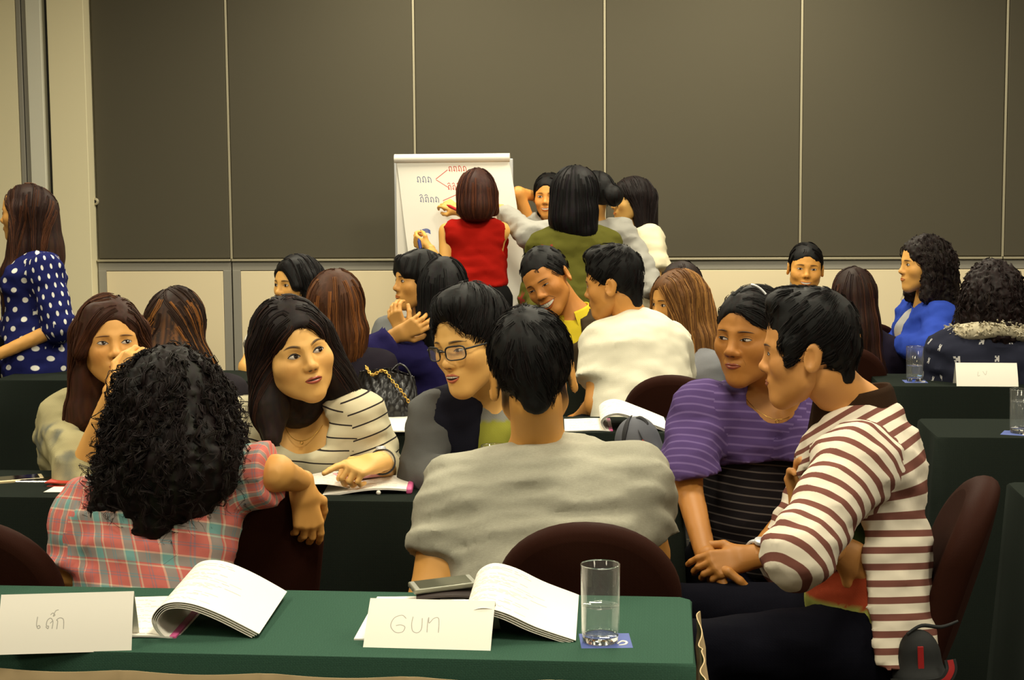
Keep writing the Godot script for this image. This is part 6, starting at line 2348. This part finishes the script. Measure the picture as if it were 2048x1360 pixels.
	s = {
		"name": "olive", "label": "person with thick black hair in an olive printed top standing with back to the room", "sex": "f", "skin": tan_, "stand": true,
		"head": Vector3(-0.4155, 1.43, -7.525), "yaw": 165, "N": Vector3(-0.4222, 1.276, -7.509), "SL": Vector3(-0.5784, 1.191, -7.486), "SR": Vector3(-0.2688, 1.197, -7.536), "Pv": Vector3(-0.4309, 0.8832, -7.428), "bulk": 1.06,
		"clothes": [{"called": "top", "mat": "olive_print", "uv": true, "sleeve": 1.05, "ease": 0.018, "loose": 0.022, "fold": 0.012, "flare": 0.02}],
		"hair": {"color": lin(19, 16, 17), "bones": [["e", Vector3(0, 0.040, -0.018), Vector3(0.105, 0.100, 0.115)], ["c", Vector3(0, 0.0, -0.05), Vector3(0.01, -0.11, -0.07), 0.112, 0.108], ["c", Vector3(-0.03, -0.10, -0.07), Vector3(-0.05, -0.165, -0.08), 0.09, 0.07]], "n": 520, "len": 0.3, "w": 0.0046, "stop": 0.0, "tail": 0.02},
	}
	person(s)
	s = {
		"name": "cream", "label": "person in profile with straight dark hair and a cream top, rightmost at the flip chart", "sex": "f", "skin": lin(232, 188, 142), "stand": true,
		"head": Vector3(-0.1762, 1.388, -8.251), "yaw": -76, "face": 1, "mouth": "closed", "head_cell": 0.006, "N": Vector3(-0.1308, 1.238, -8.291), "SL": Vector3(-0.0832, 1.197, -8.16), "SR": Vector3(-0.1806, 1.197, -8.453), "Pv": Vector3(-0.1245, 0.8559, -8.223), "EL": Vector3(-0.0471, 0.9938, -8.072),
		"clothes": [{"called": "top", "color": lin(226, 216, 184), "sleeve": 0.85, "ease": 0.02, "loose": 0.04, "fold": 0.01}],
		"hair": {"color": lin(30, 22, 22), "bones": [["e", Vector3(0, 0.038, -0.018), Vector3(0.086, 0.094, 0.104)], front, ["m", Vector3(0.078, 0.03, -0.01), Vector3(0.085, -0.16, -0.03), 0.028, 0.03], ["c", Vector3(0, 0, -0.06), Vector3(0.02, -0.22, -0.08), 0.086, 0.06], opening, throat], "n": 400, "len": 0.34, "w": 0.0044, "part": 0.0, "fan": 1.4},
	}
	person(s)

	# --- right-hand block
	s = {
		"name": "far_smile", "label": "person with tied-back hair smiling at the camera beneath the fourth wall seam", "sex": "f", "skin": lin(224, 166, 110),
		"head": Vector3(0.6624, 1.071, -7.694), "yaw": -6, "lean": 4, "hs": 1.0, "jaw": 1.06, "face": 1, "mouth": "smile", "eyes": 0.8, "head_cell": 0.0055, "N": Vector3(0.6798, 0.9078, -7.74), "SL": Vector3(0.8324, 0.8447, -7.748), "SR": Vector3(0.5274, 0.8471, -7.719), "cell": 0.016,
		"clothes": [{"called": "shirt", "color": lin(70, 70, 84), "sleeve": 1.0}],
		"hair": {"color": black, "rough": 0.002, "bones": [["e", Vector3(0, 0.034, -0.02), Vector3(0.079, 0.090, 0.098)], front, ["x", Vector3(0, -0.04, 0.10), Vector3(0.061, 0.098, 0.066)]], "n": 260, "len": 0.16, "w": 0.004, "comb": Vector3(0, 0, -1.0)},
	}
	person(s)
	s = {
		"name": "long_dark", "label": "person with very long dark brown hair bent over, seen from behind by a brown chair", "sex": "f", "skin": tan_,
		"head": Vector3(0.8023, 0.9939, -6.892), "yaw": 168, "lean": -6, "N": Vector3(0.8279, 0.8288, -6.878), "SL": Vector3(0.6969, 0.76, -6.858), "SR": Vector3(0.9761, 0.7578, -6.885),
		"clothes": [{"called": "shirt", "color": lin(34, 32, 44), "sleeve": 1.2}],
		"hair": {"color": lin(46, 27, 21), "hi": lin(80, 46, 30), "ph": 0.25, "bones": [["e", Vector3(0, 0.038, -0.018), Vector3(0.088, 0.096, 0.106)], front, ["c", Vector3(0, 0.0, -0.05), Vector3(0, -0.15, -0.07), 0.092, 0.09], ["c", Vector3(0.0, -0.12, -0.07), Vector3(-0.05, -0.34, -0.09), 0.09, 0.06]], "n": 480, "len": 0.5, "w": 0.0044, "stop": 0.0, "tail": 0.04},
	}
	person(s)
	s = {
		"name": "blue", "label": "person in profile with wavy dark hair and a bright blue cardigan leaning on a table", "sex": "f", "skin": lin(222, 170, 122),
		"head": Vector3(1.088, 1.127, -6.933), "yaw": -80, "pitch": 2, "face": 1, "mouth": "closed", "head_cell": 0.005, "N": Vector3(1.119, 0.9622, -6.97), "SL": Vector3(1.146, 0.9145, -6.776), "SR": Vector3(1.085, 0.9084, -7.153), "Pv": Vector3(1.171, 0.5486, -6.933), "EL": Vector3(1.091, 0.7941, -6.647), "WL": Vector3(0.9845, 0.7937, -6.889), "ER": Vector3(1.037, 0.7581, -7.194),
		"clothes": [{"called": "t_shirt", "color": lin(168, 166, 164), "sleeve": 0.3, "ease": 0.006}, {"called": "cardigan", "color": lin(48, 72, 168), "sleeve": 1.9, "ease": 0.018, "loose": 0.02, "fold": 0.012, "cuts": [[Vector3(0.9787, 0.9524, -6.986), Vector3(0.9366, 0.6356, -6.919), 0.07, 0.12]]}],
		"hair": {"color": soft_black, "straight": false, "rough": 0.012, "bones": [["e", Vector3(0, 0.038, -0.018), Vector3(0.088, 0.096, 0.106)], front, ["m", Vector3(0.076, 0.02, -0.01), Vector3(0.085, -0.13, 0.0), 0.04, 0.04], ["c", Vector3(0, 0, -0.06), Vector3(0, -0.17, -0.09), 0.095, 0.085], opening, throat], "n": 480, "len": 0.32, "w": 0.0042, "curl": 0.5, "curl_r": 0.008, "part": 0.0, "fan": 1.2},
	}
	person(s)
	s = {
		"name": "navy_jacket", "label": "person with wavy dark hair seen from behind in a navy jacket with small white motifs", "sex": "f", "skin": tan_,
		"head": Vector3(1.216, 1.053, -6.13), "yaw": 178, "N": Vector3(1.212, 0.904, -6.115), "SL": Vector3(1.055, 0.8529, -6.094), "SR": Vector3(1.388, 0.8354, -6.125), "bulk": 1.15, "Pv": Vector3(1.218, 0.5191, -6.056),
		"clothes": [{"called": "jacket", "mat": "navy_print", "uv": true, "sleeve": 1.8, "ease": 0.024, "loose": 0.02, "fold": 0.014, "neck": 0.085}],
		"hair": {"color": lin(34, 23, 21), "straight": false, "rough": 0.016, "bones": [["e", Vector3(0, 0.040, -0.018), Vector3(0.10, 0.100, 0.11)], ["c", Vector3(0, 0.0, -0.05), Vector3(-0.01, -0.11, -0.06), 0.11, 0.105], ["m", Vector3(0.07, -0.03, -0.01), Vector3(0.09, -0.12, -0.01), 0.055, 0.05]], "n": 520, "len": 0.28, "w": 0.0042, "curl": 0.6, "curl_r": 0.009, "stop": 0.0},
	}
	person(s)
	fur_collar(s)


# ---------- small worn things ----------
func ring_rope(S: Soup, c: Vector3, ax: Vector3, r: float, thick: float, color: Color, from := 0.0, to := 1.0, n := 28) -> void:
	var x := ax.cross(Vector3(0.2, 0.3, 0.93)).normalized()
	var y := ax.cross(x)
	var P := PackedVector3Array()
	var R := PackedFloat32Array()
	var C := PackedColorArray()
	for i in n + 1:
		var a := TAU * lerpf(from, to, float(i) / n)
		P.append(c + (x * cos(a) + y * sin(a)) * r)
		R.append(thick)
		C.append(color)
	S.rope(P, R, C, 6)


func wristwatch(s: Dictionary, called: String, back: float, strap: Material, metal: Material) -> void:
	var j: Array = s.joints
	var ax: Vector3 = (j[4] - j[2]).normalized()
	var c: Vector3 = j[4] - ax * 0.012
	var r := 0.030 if s.get("sex", "f") == "f" else 0.034
	var st := mb()
	var b := Basis(ax.cross(Vector3(0.1, 0.2, 1)).normalized(), ax, Vector3.ZERO)
	b.z = b.x.cross(b.y)
	lathe(st, [Vector2(r, -0.006), Vector2(r + 0.0035, -0.005), Vector2(r + 0.0035, 0.005), Vector2(r, 0.006), Vector2(r, -0.006)], 28, c - s.root.position, b)
	obj(called, st.commit(), strap, s.root)
	var f := mb()
	var up := (Vector3(0, 1, 0.6) - ax * Vector3(0, 1, 0.6).dot(ax)).normalized()
	var fb := Basis(ax, up, ax.cross(up))
	lathe(f, [Vector2(0, 0.008), Vector2(0.011, 0.008), Vector2(0.0125, 0.0065), Vector2(0.0125, 0.0)], 20, c + up * r - s.root.position, fb)
	obj("watch_case", f.commit(), metal, s.root)


func necklace(s: Dictionary, r: float) -> void:
	var j: Array = s.joints
	var N: Vector3 = s.N
	var U: Vector3 = (s.SR - s.SL).normalized().cross(s.fwd).normalized()
	var R: Vector3 = (s.SR - s.SL).normalized()
	var S := Soup.new()
	var P := PackedVector3Array()
	var Rr := PackedFloat32Array()
	var C := PackedColorArray()
	for i in 33:
		var a := PI * (i / 32.0 - 0.5) * 1.5
		var drop := 0.075 * pow(cos(a * 0.66), 3.0)
		P.append(N + R * sin(a) * r * 1.05 + s.fwd * (cos(a) * r * 1.02 + 0.026 + drop * 0.30) - U * (0.002 + drop) - s.root.position)
		Rr.append(0.0010)
		C.append(Color(1, 1, 1))
	S.rope(P, Rr, C, 5)
	ring_rope(S, P[16] - U * 0.004, s.fwd, 0.004, 0.0012, Color(1, 1, 1))
	obj("necklace", S.mesh(), M.gold, s.root)


func hairclip(s: Dictionary) -> void:
	var S := Soup.new()
	var P := PackedVector3Array()
	var R := PackedFloat32Array()
	var C := PackedColorArray()
	for i in 9:
		var t := i / 8.0
		P.append(Vector3(0.012 + 0.034 * t, 0.128 - 0.022 * t * t, 0.030 - 0.012 * t))
		R.append(0.0028)
		C.append(lin(190, 190, 186))
	S.rope(P, R, C, 6)
	worn("hair_clip", s, S, M.white_metal)


func eyeglasses(s: Dictionary) -> void:
	var F: Field = s.HF
	var z := on_face(F, 0.0, 0.004) + 0.006
	var S := Soup.new()
	for x: float in [-1.0, 1.0]:
		var P := PackedVector3Array()
		var R := PackedFloat32Array()
		var C := PackedColorArray()
		for i in 41:
			var a := TAU * i / 40.0
			var k := Vector2(cos(a), sin(a))
			var q := Vector2(signf(k.x) * pow(absf(k.x), 0.55) * 0.0245, signf(k.y) * pow(absf(k.y), 0.6) * 0.0165)
			P.append(Vector3(x * 0.034 + q.x, -0.003 + q.y, z + 0.004 - 5.0 * pow(x * 0.034 + q.x, 2.0)))
			R.append(0.0021 if k.y > -0.2 else 0.0015)
			C.append(lin(22, 22, 26))
		S.rope(P, R, C, 6)
		P = PackedVector3Array()
		R = PackedFloat32Array()
		C = PackedColorArray()
		for q in [Vector3(0.058, 0.004, z - 0.012), Vector3(0.070, 0.005, z - 0.022), Vector3(0.080, 0.004, 0.03), Vector3(0.084, 0.0, -0.01)]:
			P.append(Vector3(q.x * x, q.y, q.z))
			R.append(0.0022)
			C.append(lin(22, 22, 26))
		S.rope(P, R, C, 6)
	var B := PackedVector3Array()
	var BR := PackedFloat32Array()
	var BC := PackedColorArray()
	for i in 7:
		var t := i / 6.0 - 0.5
		B.append(Vector3(t * 0.021, 0.003 - 4.0 * t * t * 0.002, z + 0.004))
		BR.append(0.0019)
		BC.append(lin(22, 22, 26))
	S.rope(B, BR, BC, 6)
	worn("eyeglasses", s, S, M.feature)
	for x: float in [-1.0, 1.0]:
		var L := Soup.new()
		var P := PackedVector3Array()
		var C := PackedColorArray()
		for j in 5:
			for i in 9:
				var q := Vector2((i / 8.0 - 0.5) * 0.047, (j / 4.0 - 0.5) * 0.031)
				P.append(Vector3(x * 0.034 + q.x, -0.003 + q.y, z + 0.004 - 5.0 * pow(x * 0.034 + q.x, 2.0)))
				C.append(Color(1, 1, 1))
		L.grid(P, C, 9)
		worn("lens", s, L, M.lens)


func fur_collar(s: Dictionary) -> void:
	var S := Soup.new()
	RNG.seed = 77
	var R: Vector3 = (s.SR - s.SL).normalized()
	var U: Vector3 = R.cross(s.fwd).normalized()
	var ring := PackedVector3Array()
	var rr := PackedFloat32Array()
	var rc := PackedColorArray()
	for i in 41:
		var a := TAU * i / 40.0
		ring.append(s.N + (s.fwd * cos(a) + R * sin(a)) * 0.125 + U * (0.022 - 0.02 * absf(sin(a))) - s.root.position)
		rr.append(0.034)
		rc.append(lin(206, 196, 168))
	S.rope(ring, rr, rc, 10)
	for i in 1800:
		var a := RNG.randf() * TAU
		var d: Vector3 = s.fwd * cos(a) + R * sin(a)
		var o: Vector3 = s.N + d * RNG.randf_range(0.09, 0.16) + U * RNG.randf_range(0.0, 0.05) - U * 0.02 * absf(sin(a))
		var P := PackedVector3Array()
		var k := (d + U * 0.8 + Vector3(RNG.randf_range(-1, 1), RNG.randf_range(-1, 1), RNG.randf_range(-1, 1)) * 0.7).normalized()
		for t in 3:
			P.append(o + k * 0.010 * t - U * 0.002 * t * t - s.root.position)
		S.rope(P, PackedFloat32Array([0.004, 0.003, 0.0006]), PackedColorArray([lin(206, 196, 168), lin(214, 204, 178), lin(220, 212, 190)]), 4)
	obj("fur_collar", S.mesh(), M.cloth, s.root)
